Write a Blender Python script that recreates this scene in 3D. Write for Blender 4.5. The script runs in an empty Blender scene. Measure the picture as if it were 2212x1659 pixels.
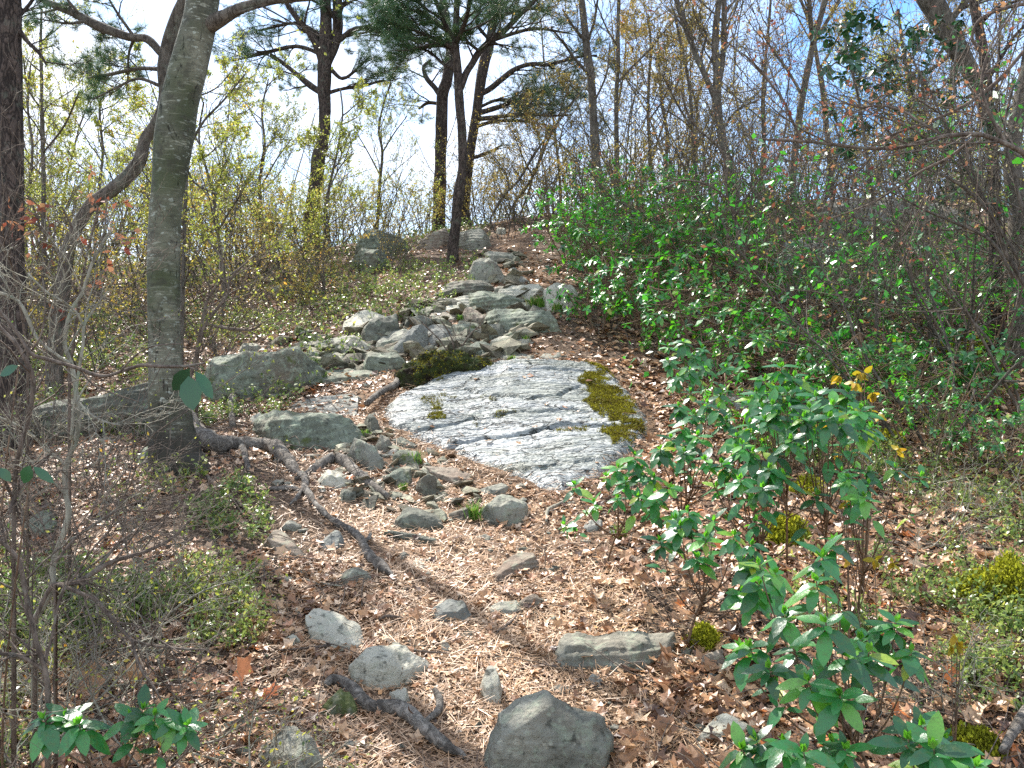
import bpy, bmesh, math, random
import numpy as np
from mathutils import Vector, Matrix

# ------------------------------------------------------------------ camera, world, sun
SC = bpy.context.scene
COL = SC.collection
CZ = 1.5
FD = 1916.0            # focal length in units of the 2212 px wide photograph
cam_d = bpy.data.cameras.new('camera')
cam_d.sensor_width = 36.0
cam_d.lens = 36.0 * FD / 2212.0
cam_d.clip_start = 0.05
cam_d.clip_end = 2000
cam = bpy.data.objects.new('camera', cam_d)
COL.objects.link(cam)
cam.location = (0, 0, CZ)
cam.rotation_euler = (math.radians(90), 0, 0)
SC.camera = cam

SUN_AZ = math.radians(-34)      # from +Y, negative is to the left
SUN_EL = math.radians(49)
sdir = Vector((math.sin(SUN_AZ) * math.cos(SUN_EL), math.cos(SUN_AZ) * math.cos(SUN_EL), math.sin(SUN_EL)))
sun_d = bpy.data.lights.new('sun', 'SUN')
sun_d.energy = 5.0
sun_d.angle = math.radians(0.5)
sun_d.color = (1.0, 0.95, 0.88)
sun = bpy.data.objects.new('sun', sun_d)
COL.objects.link(sun)
sun.rotation_euler = (-sdir).to_track_quat('-Z', 'Y').to_euler()

W = bpy.data.worlds.new('World')
SC.world = W
W.use_nodes = True
nt = W.node_tree
nt.nodes.clear()
sky = nt.nodes.new('ShaderNodeTexSky')
sky.sky_type = 'NISHITA'
sky.sun_disc = False
sky.sun_elevation = SUN_EL
sky.sun_rotation = SUN_AZ
sky.air_density = 1.0
sky.dust_density = 0.4
sky.ozone_density = 3.0
tc = nt.nodes.new('ShaderNodeTexCoord')
mp = nt.nodes.new('ShaderNodeMapping')
mp.inputs['Location'].default_value = (0.35, 0.0, 0.1)
mp.inputs['Scale'].default_value = (1.0, 1.0, 1.9)
nz = nt.nodes.new('ShaderNodeTexNoise')
nz.inputs['Scale'].default_value = 2.1
nz.inputs['Detail'].default_value = 7
nz.inputs['Roughness'].default_value = 0.6
cr = nt.nodes.new('ShaderNodeValToRGB')
cr.color_ramp.elements[0].position = 0.31
cr.color_ramp.elements[0].color = (0, 0, 0, 1)
cr.color_ramp.elements[1].position = 0.62
cr.color_ramp.elements[1].color = (1, 1, 1, 1)
hs = nt.nodes.new('ShaderNodeHueSaturation')
hs.inputs['Saturation'].default_value = 1.25
hs.inputs['Value'].default_value = 2.3
mx = nt.nodes.new('ShaderNodeMix')
mx.data_type = 'RGBA'
mx.inputs['B'].default_value = (11.5, 12.0, 13.0, 1)
bg = nt.nodes.new('ShaderNodeBackground')
bg.inputs['Strength'].default_value = 0.066
wo = nt.nodes.new('ShaderNodeOutputWorld')
L = nt.links.new
L(tc.outputs['Generated'], mp.inputs['Vector'])
L(mp.outputs['Vector'], nz.inputs['Vector'])
L(nz.outputs['Fac'], cr.inputs['Fac'])
L(cr.outputs['Color'], mx.inputs['Factor'])
L(sky.outputs['Color'], hs.inputs['Color'])
L(hs.outputs['Color'], mx.inputs['A'])
L(mx.outputs['Result'], bg.inputs['Color'])
L(bg.outputs['Background'], wo.inputs['Surface'])

SC.view_settings.view_transform = 'Standard'
SC.view_settings.look = 'None'
SC.view_settings.gamma = 1
SC.view_settings.exposure = 1.15
SC.cycles.use_denoising = False
SC.cycles.sample_clamp_indirect = 6
SC.cycles.max_bounces = 6
SC.cycles.diffuse_bounces = 3
SC.cycles.glossy_bounces = 2
SC.cycles.transmission_bounces = 3

# ------------------------------------------------------------------ numeric helpers
def hsh(ix, iy, iz, s):
    n = (ix.astype(np.int64) * 374761393 + iy.astype(np.int64) * 668265263 + iz.astype(np.int64) * 1274126177 + s * 974711) & 0xffffffff
    n = ((n ^ (n >> 13)) * 1274126177) & 0xffffffff
    n = ((n ^ (n >> 16)) * 2246822519) & 0xffffffff
    return ((n ^ (n >> 15)) & 0xffffff) / float(0xffffff)

def vnoise(P, s=0):
    P = np.asarray(P, float)
    i = np.floor(P)
    f = P - i
    f = f * f * (3 - 2 * f)
    i = i.astype(np.int64)
    r = 0
    for dx in (0, 1):
        for dy in (0, 1):
            for dz in (0, 1):
                w = (f[:, 0] if dx else 1 - f[:, 0]) * (f[:, 1] if dy else 1 - f[:, 1]) * (f[:, 2] if dz else 1 - f[:, 2])
                r = r + w * hsh(i[:, 0] + dx, i[:, 1] + dy, i[:, 2] + dz, s)
    return r * 2 - 1

def fbm(P, oct=4, s=0, g=0.5):
    r = 0; a = 1; t = 0
    for k in range(oct):
        r = r + a * vnoise(P * (2.03 ** k) + 17.3 * k, s + k)
        t += a; a *= g
    return r / t

def fb2(x, y, sc, oct=3, s=0):
    x = np.atleast_1d(np.asarray(x, float)); y = np.atleast_1d(np.asarray(y, float))
    return fbm(np.stack([x * sc, y * sc, np.zeros_like(x) + 0.5], 1), oct, s)

def nrm(v):
    v = np.asarray(v, float)
    return v / np.maximum(np.linalg.norm(v, axis=-1, keepdims=True), 1e-9)

# ------------------------------------------------------------------ terrain
_D = np.array([-40, -2, 1, 2, 3.3, 6, 8.6, 12, 15, 19, 22, 26, 40, 120, 700])
_ZL = np.array([-9, -.5, -.1, 0.0, .10, .83, 1.35, 2.35, 3.25, 4.1, 4.35, 4.3, 3, -4, -60])
_ZC = np.array([-9, -.5, -.1, 0.0, .07, .76, 1.66, 2.85, 3.85, 5.1, 5.35, 5.3, 4, -4, -60])
_ZR = np.array([-9, -.5, -.1, 0.0, .09, .82, 1.55, 2.75, 4.0, 5.45, 6.0, 6.2, 5, -4, -60])
_dd = np.arange(-40, 700, 0.1)
def _sm(z):
    a = np.interp(_dd, _D, z)
    k = np.hanning(13); k /= k.sum()
    b = np.convolve(a, k, 'same'); b[:8] = a[:8]; b[-8:] = a[-8:]
    return b
_tl, _tc2, _tr = _sm(_ZL), _sm(_ZC), _sm(_ZR)

def trail(x, y):
    x = np.asarray(x, float); y = np.asarray(y, float)
    c = np.interp(y, [2, 3.3, 5, 6, 7.5, 9, 12, 15, 19], [-.05, -.1, -.3, -.55, -.9, -.6, .1, 0, -.3])
    h = np.interp(y, [2, 3.3, 5, 6, 7.5, 9, 12, 15, 19], [.8, .85, .8, 1.0, .9, 1.0, .5, .3, .2])
    return np.clip(1.35 - np.abs(x - c) / h, 0, 1) * (y < 19)

def TB(x, y):
    x = np.atleast_1d(np.asarray(x, float)); y = np.atleast_1d(np.asarray(y, float))
    x, y = np.broadcast_arrays(x, y)
    zl = np.interp(y, _dd, _tl); zc = np.interp(y, _dd, _tc2); zr = np.interp(y, _dd, _tr)
    w = np.clip(x / (0.45 * np.maximum(y, 4)), -1, 1)
    w = np.sin(w * np.pi / 2)
    z = np.where(w < 0, zc + (zl - zc) * -w, zc + (zr - zc) * w)
    z = z + 0.10 * fb2(x.ravel(), y.ravel(), 0.45, 2, 5).reshape(x.shape)
    return z - 0.05 * trail(x, y)

def TZ(x, y):
    z = TB(x, y)
    x = np.atleast_1d(np.asarray(x, float)); y = np.atleast_1d(np.asarray(y, float))
    x, y = np.broadcast_arrays(x, y)
    return z + 0.035 * fb2(x.ravel(), y.ravel(), 2.3, 3, 9).reshape(x.shape)

CROP = {'D': (0, 0, 1), '1': (0, 0, .3418), '2': (702, 0, .3418), '3': (1456, 0, .3418), '4': (0, 540, .3418),
        '5': (702, 540, .3418), '6': (1456, 540, .3418), '7': (0, 1092, .3418), '8': (702, 1092, .3418),
        '9': (1456, 1092, .3418), 'A': (432, 621, .1953), 'B': (756, 621, .2441)}
def cv(c, pts):
    ox, oy, s = CROP[c]
    return [(ox + p[0] * s, oy + p[1] * s) + tuple(p[2:]) for p in pts]

def ray(px, py):
    return (px - 1106) / FD, (829.5 - py) / FD

def at(px, py, d):
    u, t = ray(px, py)
    return np.array([u * d, d, CZ + t * d])

_md = np.concatenate([np.arange(1.6, 12, .04), np.arange(12, 34, .1)])
def hit(px, py):
    """distance at which the sight line through a photo point meets the ground"""
    u, t = ray(px, py)
    g = TB(u * _md, _md)
    s = (g - (CZ + t * _md)) > 0
    if s.any():
        return float(_md[np.argmax(s)])
    return float(_md[np.argmax((g - CZ) / _md)])

def onground(px, py):
    d = hit(px, py)
    x = ray(px, py)[0] * d
    return np.array([x, d, float(TZ(x, d)[0])])

def gpt(px, d):
    x = (px - 1106) / FD * d
    return np.array([x, d, float(TZ(x, d)[0])])

# ------------------------------------------------------------------ mesh accumulator
class G:
    def __init__(self):
        self.V = []; self.F4 = []; self.F3 = []; self.R = []; self.n = 0
    def add(self, V, F4=None, F3=None, r=0.5):
        V = np.asarray(V, float).reshape(-1, 3)
        self.V.append(V)
        if F4 is not None and len(F4): self.F4.append(np.asarray(F4, np.int64).reshape(-1, 4) + self.n)
        if F3 is not None and len(F3): self.F3.append(np.asarray(F3, np.int64).reshape(-1, 3) + self.n)
        self.R.append(np.broadcast_to(np.asarray(r, float), (len(V),)))
        self.n += len(V)
    def tube(self, pts, rad, k=6, r=0.5, cap=True, rough=0.0, seed=0):
        pts = np.asarray(pts, float); n = len(pts)
        rad = np.broadcast_to(np.asarray(rad, float), (n,))
        t = nrm(np.gradient(pts, axis=0))
        ref = np.array([0.0, 1.0, 0.0]) if abs(t[:, 1]).mean() < 0.75 else np.array([1.0, 0, 0])
        a = nrm(np.cross(t, ref)); b = np.cross(t, a)
        th = np.arange(k) * 2 * np.pi / k
        ring = a[:, None, :] * np.cos(th)[None, :, None] + b[:, None, :] * np.sin(th)[None, :, None]
        V = pts[:, None, :] + ring * rad[:, None, None]
        if rough:
            q = V.reshape(-1, 3)
            rr = fbm(q * np.array([1, 1, .35]) * 9, 3, seed) * rough + fbm(q * 2.2, 2, seed + 5) * rough * 1.6
            V = (q + ring.reshape(-1, 3) * (rr[:, None]) * np.repeat(rad, k)[:, None]).reshape(n, k, 3)
        i = np.arange(n - 1)[:, None] * k; j = np.arange(k)[None, :]; j2 = (j + 1) % k
        F = np.stack([i + j, i + j2, i + k + j2, i + k + j], -1).reshape(-1, 4)
        V = V.reshape(-1, 3)
        F3 = None
        if cap:
            V = np.vstack([V, pts[:1], pts[-1:]])
            jj = np.arange(k); e = (n - 1) * k
            F3 = np.vstack([np.stack([(jj + 1) % k, jj, jj * 0 + n * k], 1), np.stack([e + jj, e + (jj + 1) % k, jj * 0 + n * k + 1], 1)])
        self.add(V, F, F3, r)
    def leaves(self, tpl, P, D, N, S, r):
        """instances of a leaf template: P base, D length direction, N face normal, S size"""
        TV, T4, T3 = tpl
        P = np.asarray(P, float); n = len(P)
        if n == 0: return
        D = nrm(D); X = nrm(np.cross(D, N)); N = np.cross(X, D)
        S = np.broadcast_to(np.asarray(S, float), (n,))
        V = P[:, None, :] + S[:, None, None] * (TV[None, :, 0, None] * X[:, None, :] + TV[None, :, 1, None] * D[:, None, :] + TV[None, :, 2, None] * N[:, None, :])
        m = len(TV); off = (np.arange(n) * m)[:, None, None]
        F4 = (T4[None] + off).reshape(-1, 4) if len(T4) else None
        F3 = (T3[None] + off).reshape(-1, 3) if len(T3) else None
        self.add(V.reshape(-1, 3), F4, F3, np.repeat(np.broadcast_to(np.asarray(r, float), (n,)), m))
    def build(self, name, mat, parent=None, origin=(0, 0, 0), smooth=True):
        if not self.n: return None
        V = np.vstack(self.V) - np.asarray(origin, float)
        F4 = np.vstack(self.F4) if self.F4 else np.zeros((0, 4), int)
        F3 = np.vstack(self.F3) if self.F3 else np.zeros((0, 3), int)
        me = bpy.data.meshes.new(name)
        me.vertices.add(len(V)); me.vertices.foreach_set('co', V.astype(np.float32).ravel())
        nl = len(F4) * 4 + len(F3) * 3
        me.loops.add(nl); me.loops.foreach_set('vertex_index', np.concatenate([F4.ravel(), F3.ravel()]).astype(np.int32))
        me.polygons.add(len(F4) + len(F3))
        ls = np.concatenate([np.arange(len(F4)) * 4, len(F4) * 4 + np.arange(len(F3)) * 3]).astype(np.int32)
        me.polygons.foreach_set('loop_start', ls)
        me.update(calc_edges=True)
        me.polygons.foreach_set('use_smooth', np.full(len(F4) + len(F3), smooth, bool))
        at_ = me.attributes.new('rnd', 'FLOAT', 'POINT')
        at_.data.foreach_set('value', np.concatenate(self.R).astype(np.float32))
        me.materials.append(mat)
        o = bpy.data.objects.new(name, me); COL.objects.link(o)
        if parent is not None: o.parent = parent
        else: o.location = origin
        return o

def tag(o, label=None, cat=None, group=None, kind=None):
    if label: o['label'] = label
    if cat: o['category'] = cat
    if group: o['group'] = group
    if kind: o['kind'] = kind
    return o

def empty(name, loc, label, cat, group=None):
    o = bpy.data.objects.new(name, None); COL.objects.link(o)
    o.empty_display_size = 0.1
    o.location = loc
    return tag(o, label, cat, group)

def copy_tree(root, loc, rz=0, sc=1, label=None):
    r = root.copy(); COL.objects.link(r)
    r.location = loc; r.rotation_euler = (0, 0, rz)
    r.scale = (sc, sc, sc) if not isinstance(sc, tuple) else sc
    if label: r['label'] = label
    for ch in list(root.children):
        c = ch.copy(); COL.objects.link(c); c.parent = r
    return r

def leaf_tpl(w, fold=.06, bend=.12):
    V = np.array([[0, 0, 0], [-w * .76, .25, fold], [-w, .52, fold - bend * .3], [-w * .6, .82, fold * .6 - bend * .75], [0, 1, -bend],
                  [w * .6, .82, fold * .6 - bend * .75], [w, .52, fold - bend * .3], [w * .76, .25, fold], [0, .3, -.01], [0, .55, -bend * .3], [0, .82, -bend * .75]])
    F4 = np.array([[1, 8, 9, 2], [2, 9, 10, 3], [8, 7, 6, 9], [9, 6, 5, 10]])
    F3 = np.array([[0, 8, 1], [0, 7, 8], [3, 10, 4], [10, 5, 4]])
    return V, F4, F3
LAUREL = leaf_tpl(.23, .03, .22)
LAUREL2 = leaf_tpl(.26, .04, .42)
SMALL = (np.array([[0, 0, 0], [-.26, .45, .05], [0, 1, -.06], [.26, .45, .05]]), np.array([[0, 3, 2, 1]]), np.zeros((0, 3), int))
def oak_tpl(seed, lobes=5, curl=.25):
    r = np.random.default_rng(seed)
    rim = []
    n = lobes * 2
    for i in range(n):
        a = math.pi * (-.5 + 2 * i / n)
        q = (1.0 if i % 2 == 0 else .55) * (0.85 + .3 * r.random())
        x = .42 * q * math.cos(a); y = .5 + .52 * q * math.sin(a)
        rim.append((x, y, curl * (x * x * 3 + (y - .5) ** 2 * 1.5) + r.normal() * .05))
    V = np.array(rim + [(0, .5, 0)])
    F3 = np.array([[i, (i + 1) % n, n] for i in range(n)])
    return V, np.zeros((0, 4), int), F3
OAKS = [oak_tpl(i, 4 + i % 3, .35 - .25 * (i % 4)) for i in range(6)]
NEEDLE = (np.array([[-.012, 0, 0], [.012, 0, 0], [.006, 1, 0.0], [-.006, 1, 0]]), np.array([[0, 1, 2, 3]]), np.zeros((0, 3), int))
def chip_tpl():
    return (np.array([[-.3, 0, 0], [.25, .1, .06], [.32, .8, 0], [-.1, 1, .08]]), np.array([[0, 1, 2, 3]]), np.zeros((0, 3), int))
CHIP = chip_tpl()

def spl(pts, n=None, per=4):
    """Catmull-Rom through points of any dimension"""
    p = np.asarray(pts, float)
    if len(p) < 3: 
        t = np.linspace(0, 1, n or per + 1)[:, None]; return p[0] * (1 - t) + p[-1] * t
    q = np.vstack([2 * p[0] - p[1], p, 2 * p[-1] - p[-2]])
    m = n or (len(p) - 1) * per + 1
    t = np.linspace(0, len(p) - 1 - 1e-6, m); i = t.astype(int); f = (t - i)[:, None]
    a, b, c, d = q[i], q[i + 1], q[i + 2], q[i + 3]
    return .5 * (2 * b + (c - a) * f + (2 * a - 5 * b + 4 * c - d) * f ** 2 + (3 * b - a - 3 * c + d) * f ** 3)

# ------------------------------------------------------------------ materials
def newmat(name):
    m = bpy.data.materials.new(name); m.use_nodes = True
    t = m.node_tree; t.nodes.clear()
    return m, t
def N(t, kind, **kw):
    n = t.nodes.new(kind)
    for k, v in kw.items():
        if k.startswith('_'): setattr(n, k[1:], v)
        else: n.inputs[k.replace('__', ' ')].default_value = v
    return n
def ramp(t, src, stops, interp='LINEAR'):
    r = t.nodes.new('ShaderNodeValToRGB'); e = r.color_ramp
    e.interpolation = interp
    while len(e.elements) < len(stops): e.elements.new(.5)
    for el, (p, c) in zip(e.elements, stops):
        el.position = p
        el.color = (c, c, c, 1) if isinstance(c, (int, float)) else tuple(c) + (1,)
    t.links.new(src, r.inputs['Fac'])
    return r.outputs['Color']
def mixc(t, f, a, b, mode='MIX'):
    m = t.nodes.new('ShaderNodeMix'); m.data_type = 'RGBA'; m.blend_type = mode
    for s, v in (('Factor', f), ('A', a), ('B', b)):
        if isinstance(v, bpy.types.NodeSocket): t.links.new(v, m.inputs[s])
        elif s == 'Factor': m.inputs[s].default_value = v
        else: m.inputs[s].default_value = tuple(v) + (1,)
    return m.outputs['Result']
def coords(t, scale=(1, 1, 1), rot=(0, 0, 0), obj_rand=False):
    c = t.nodes.new('ShaderNodeTexCoord'); m = t.nodes.new('ShaderNodeMapping')
    m.inputs['Scale'].default_value = scale; m.inputs['Rotation'].default_value = rot
    t.links.new(c.outputs['Object'], m.inputs['Vector'])
    if obj_rand:
        oi = t.nodes.new('ShaderNodeObjectInfo'); mu = t.nodes.new('ShaderNodeMath'); mu.operation = 'MULTIPLY'; mu.inputs[1].default_value = 50
        t.links.new(oi.outputs['Random'], mu.inputs[0]); t.links.new(mu.outputs[0], m.inputs['Location'])
    return m.outputs['Vector']
def noise(t, vec, scale, detail=5, rough=.55, dist=0):
    n = N(t, 'ShaderNodeTexNoise', Scale=scale, Detail=detail, Roughness=rough, Distortion=dist)
    t.links.new(vec, n.inputs['Vector'])
    return n.outputs['Fac']
def voro(t, vec, scale, feature='F1', out='Distance'):
    n = t.nodes.new('ShaderNodeTexVoronoi'); n.feature = feature; n.inputs['Scale'].default_value = scale
    t.links.new(vec, n.inputs['Vector'])
    return n.outputs[out]
def bump(t, h, strength=.5, dist=.01, prev=None):
    b = N(t, 'ShaderNodeBump', Strength=strength, Distance=dist)
    t.links.new(h, b.inputs['Height'])
    if prev is not None: t.links.new(prev, b.inputs['Normal'])
    return b.outputs['Normal']
def finish(t, col, rough=.8, normal=None, spec=.5, trans=0, tcol=None):
    p = t.nodes.new('ShaderNodeBsdfPrincipled')
    if isinstance(col, bpy.types.NodeSocket): t.links.new(col, p.inputs['Base Color'])
    else: p.inputs['Base Color'].default_value = tuple(col) + (1,)
    if isinstance(rough, bpy.types.NodeSocket): t.links.new(rough, p.inputs['Roughness'])
    else: p.inputs['Roughness'].default_value = rough
    p.inputs['Specular IOR Level'].default_value = spec
    if normal is not None: t.links.new(normal, p.inputs['Normal'])
    o = t.nodes.new('ShaderNodeOutputMaterial')
    if trans:
        tr = t.nodes.new('ShaderNodeBsdfTranslucent')
        s = tcol if tcol is not None else col
        if isinstance(s, bpy.types.NodeSocket): t.links.new(s, tr.inputs['Color'])
        else: tr.inputs['Color'].default_value = tuple(s) + (1,)
        ms = t.nodes.new('ShaderNodeMixShader'); ms.inputs[0].default_value = trans
        t.links.new(p.outputs[0], ms.inputs[1]); t.links.new(tr.outputs[0], ms.inputs[2])
        t.links.new(ms.outputs[0], o.inputs['Surface'])
    else:
        t.links.new(p.outputs[0], o.inputs['Surface'])

def rock_mat(name, c1, c2, attr=False, lichen=(.26, .33, .27), lich=.5, moss=0.0, dark=(.035, .04, .035), warm=(.17, .12, .09), wm=.5):
    m, t = newmat(name)
    v = coords(t, obj_rand=True)
    n1 = noise(t, v, 3.5, 8, .65)
    col = mixc(t, ramp(t, n1, [(.3, 0), (.7, 1)]), c1, c2)
    col = mixc(t, ramp(t, noise(t, v, 1.6, 4), [(.5, 0), (.72, wm)]), col, warm)
    n2 = noise(t, v, 14, 8, .7, .6)
    col = mixc(t, ramp(t, n2, [(.52, 0), (.62, lich)]), col, lichen)
    vo = voro(t, v, 24)
    nl = noise(t, v, 4, 3)
    ls = t.nodes.new('ShaderNodeMath'); ls.operation = 'MULTIPLY_ADD'; ls.inputs[1].default_value = .55
    t.links.new(nl, ls.inputs[0]); t.links.new(vo, ls.inputs[2])
    col = mixc(t, ramp(t, ls.outputs[0], [(.36, .75 * lich), (.46, 0)]), col, (.36, .42, .36))
    n3 = noise(t, v, 22, 5, .7)
    col = mixc(t, ramp(t, n3, [(.33, .85), (.46, 0)]), col, dark)
    n4 = noise(t, v, 8, 6, .7, 1.5)
    col = mixc(t, ramp(t, n4, [(.57, 0), (.66, .6)]), col, tuple(min(1, 1.5 * q) for q in c2))
    col = mixc(t, 1.0, col, (1.08, 1.0, .86), 'MULTIPLY')
    if attr:
        aa = t.nodes.new('ShaderNodeAttribute'); aa.attribute_name = 'rnd'
        col = mixc(t, 1.0, col, ramp(t, aa.outputs['Fac'], [(0, (.35, .36, .34)), (.35, (.75, .66, .55)), (.6, (.9, .95, .88)), (.85, (1.05, 1.0, .9)), (1, (1.7, 1.7, 1.6))]), 'MULTIPLY')
    if moss:
        col = mixc(t, ramp(t, noise(t, v, 5, 6, .7), [(.62 - moss * .25, 0), (.7 - moss * .2, .9)]), col, (.07, .09, .015))
    vs = coords(t, (4, 4, 22), (.25, .12, .3), obj_rand=True)
    b = bump(t, noise(t, vs, 2.0, 8, .7), .55, .03)
    b = bump(t, n2, .8, .022, b)
    b = bump(t, n3, .7, .009, b)
    finish(t, col, .82, b, .35)
    return m

M = {}
M['grey'] = rock_mat('rock_grey', (.13, .14, .13), (.31, .32, .295))
M['rubble'] = rock_mat('rubble_rock', (.13, .135, .12), (.30, .30, .27), True)
M['green'] = rock_mat('rock_green_lichen', (.085, .10, .085), (.21, .25, .215), lich=.75, moss=.15)
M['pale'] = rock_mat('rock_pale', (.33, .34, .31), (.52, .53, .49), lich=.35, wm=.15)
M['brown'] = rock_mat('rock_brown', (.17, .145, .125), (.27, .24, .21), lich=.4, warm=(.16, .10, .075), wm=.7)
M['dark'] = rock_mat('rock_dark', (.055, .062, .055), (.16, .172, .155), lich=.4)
M['mossy'] = rock_mat('rock_mossy', (.12, .13, .11), (.22, .24, .2), lich=.6, moss=.9)
M['blue'] = rock_mat('rock_blue_grey', (.12, .135, .14), (.26, .28, .285), lich=.25, wm=.25)

def slab_mat():
    m, t = newmat('slab_rock')
    v = coords(t, (1.0, 1.6, 3), (0, 0, .12))
    vs = coords(t, (1.1, 7, 7), (0, 0, .14))
    c = mixc(t, ramp(t, noise(t, v, 2.2, 7, .65), [(.35, 0), (.62, 1)]), (.17, .185, .18), (.46, .48, .47))
    c = mixc(t, ramp(t, noise(t, vs, 2.2, 8, .75), [(.33, .9), (.46, 0)]), c, (.07, .08, .07))
    c = mixc(t, ramp(t, noise(t, v, 9, 8, .72), [(.50, 0), (.62, .6)]), c, (.17, .2, .185))
    c = mixc(t, ramp(t, noise(t, v, 13, 6, .7, 1.0), [(.54, 0), (.64, .7)]), c, (.60, .61, .58))
    c = mixc(t, ramp(t, noise(t, v, 20, 3, .6), [(.32, .7), (.40, 0)]), c, (.07, .075, .065))
    dn = t.nodes.new('ShaderNodeTexNoise'); dn.inputs['Scale'].default_value = 2.5; dn.inputs['Detail'].default_value = 7; t.links.new(v, dn.inputs['Vector'])
    vm = t.nodes.new('ShaderNodeVectorMath'); vm.operation = 'MULTIPLY_ADD'; vm.inputs[1].default_value = (.9, .9, .9)
    t.links.new(dn.outputs['Color'], vm.inputs[0]); t.links.new(coords(t, (.9, 3.6, 2), (0, 0, .14)), vm.inputs[2])
    fr = voro(t, vm.outputs[0], 1.5, 'DISTANCE_TO_EDGE')
    c = mixc(t, ramp(t, fr, [(.006, .9), (.022, 0)]), c, (.03, .032, .025))
    c = mixc(t, ramp(t, noise(t, v, 1.3, 6, .7), [(.56, 0), (.66, .55)]), c, (.12, .115, .05))
    c = mixc(t, ramp(t, noise(t, coords(t, (.8, 2.2, 2), (0, 0, .2)), 1.5, 5, .6), [(.46, 0), (.6, .6)]), c, (.13, .15, .12))
    b = bump(t, noise(t, vs, 1.5, 5, .62), 1, .12)
    b = bump(t, noise(t, v, 7, 3, .6), 1, .04, b)
    b = bump(t, ramp(t, fr, [(0, 0), (.03, 1)]), 1, .02, b)
    finish(t, c, .62, b, .5)
    return m
M['slab'] = slab_mat()

def ground_mat():
    m, t = newmat('forest_floor')
    v = coords(t)
    c = mixc(t, ramp(t, noise(t, v, 2.5, 7, .7), [(.35, 0), (.65, 1)]), (.075, .05, .034), (.17, .115, .08))
    at_ = t.nodes.new('ShaderNodeAttribute'); at_.attribute_name = 'rnd'
    c = mixc(t, ramp(t, at_.outputs['Fac'], [(.1, 0), (.7, .75)]), c, (.30, .19, .115))
    c = mixc(t, ramp(t, noise(t, v, 38, 5, .8), [(.52, 0), (.6, .8)]), c, (.38, .27, .18))
    c = mixc(t, ramp(t, noise(t, v, 70, 4, .8), [(.38, .9), (.47, 0)]), c, (.028, .02, .014))
    b = bump(t, noise(t, v, 45, 6, .8), 1, .02)
    b = bump(t, noise(t, v, 9, 6, .7), .7, .05, b)
    finish(t, c, .95, b, .2)
    return m
M['ground'] = ground_mat()

def leaf_mat(name, stops, rough=.5, spec=.5, trans=.35, tmul=None, bumpy=0, spots=None):
    m, t = newmat(name)
    a = t.nodes.new('ShaderNodeAttribute'); a.attribute_name = 'rnd'
    c = ramp(t, a.outputs['Fac'], stops)
    v = coords(t)
    if spots:
        c = mixc(t, ramp(t, noise(t, v, 60, 4, .7), [(.5, 0), (.65, .55)]), c, spots)
    tc_ = mixc(t, 1.0, c, tmul, 'MULTIPLY') if tmul else c
    nb = bump(t, noise(t, v, 55, 3), bumpy, .004) if bumpy else None
    finish(t, c, rough, nb, spec, trans, tc_)
    return m
M['laurel'] = leaf_mat('laurel_leaf', [(0, (.016, .085, .026)), (.45, (.035, .18, .052)), (.8, (.065, .26, .055)), (.93, (.15, .34, .04)), (1, (.35, .36, .03))], .36, .8, .3, (1.8, 2.6, .6), .5, (.085, .12, .02))
M['spring'] = leaf_mat('spring_leaf', [(0, (.20, .24, .03)), (.45, (.38, .44, .06)), (.75, (.58, .56, .12)), (.92, (.62, .40, .05)), (1, (.45, .18, .03))], .45, .5, .5)
M['buds'] = leaf_mat('budding_leaf', [(0, (.28, .22, .05)), (.5, (.42, .36, .09)), (.8, (.46, .28, .06)), (1, (.36, .13, .05))], .5, .4, .5)
M['laurel_dark'] = leaf_mat('dark_laurel_leaf', [(0, (.010, .055, .02)), (1, (.03, .125, .035))], .28, .6, .06)
M['gold'] = leaf_mat('golden_spring_leaf', [(0, (.26, .22, .03)), (.5, (.48, .42, .07)), (.8, (.60, .46, .08)), (1, (.5, .22, .04))], .45, .5, .5)
M['redleaf'] = leaf_mat('withered_leaf', [(0, (.22, .05, .03)), (.5, (.36, .15, .08)), (1, (.5, .3, .14))], .6, .3, .35)
M['yellow'] = leaf_mat('yellow_leaf', [(0, (.30, .24, .015)), (.6, (.50, .40, .02)), (1, (.55, .32, .03))], .5, .4, .45)
M['litter'] = leaf_mat('fallen_leaf', [(0, (.06, .026, .012)), (.2, (.17, .078, .034)), (.42, (.36, .175, .078)), (.68, (.53, .315, .16)), (.9, (.70, .52, .35)), (.965, (.48, .13, .03)), (1, (.58, .19, .03))], .42, .6, .15, None, .3, (.12, .07, .045))
M['crumb'] = leaf_mat('trail_litter', [(0, (.07, .038, .02)), (.25, (.25, .14, .07)), (.55, (.48, .29, .155)), (.9, (.72, .52, .34)), (1, (.60, .31, .13))], .5, .5, 0)
M['cover'] = leaf_mat('low_cover_leaf', [(0, (.05, .10, .02)), (.4, (.13, .22, .05)), (.8, (.34, .42, .10)), (1, (.60, .54, .10))], .33, .8, .4)
M['pine'] = leaf_mat('pine_needle', [(0, (.025, .075, .035)), (.6, (.05, .14, .055)), (1, (.20, .20, .05))], .45, .5, .25)
M['moss'] = leaf_mat('moss_frond', [(0, (.07, .05, .012)), (.3, (.14, .12, .015)), (.6, (.24, .23, .02)), (.85, (.38, .36, .03)), (1, (.40, .27, .05))], .8, .2, .3)
M['moss_bright'] = leaf_mat('bright_moss', [(0, (.10, .10, .01)), (.3, (.26, .27, .02)), (.6, (.42, .44, .03)), (1, (.62, .58, .06))], .8, .2, .4)
M['grass'] = leaf_mat('grass_blade', [(0, (.08, .18, .02)), (.6, (.16, .34, .04)), (1, (.4, .36, .14))], .5, .4, .4)

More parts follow.
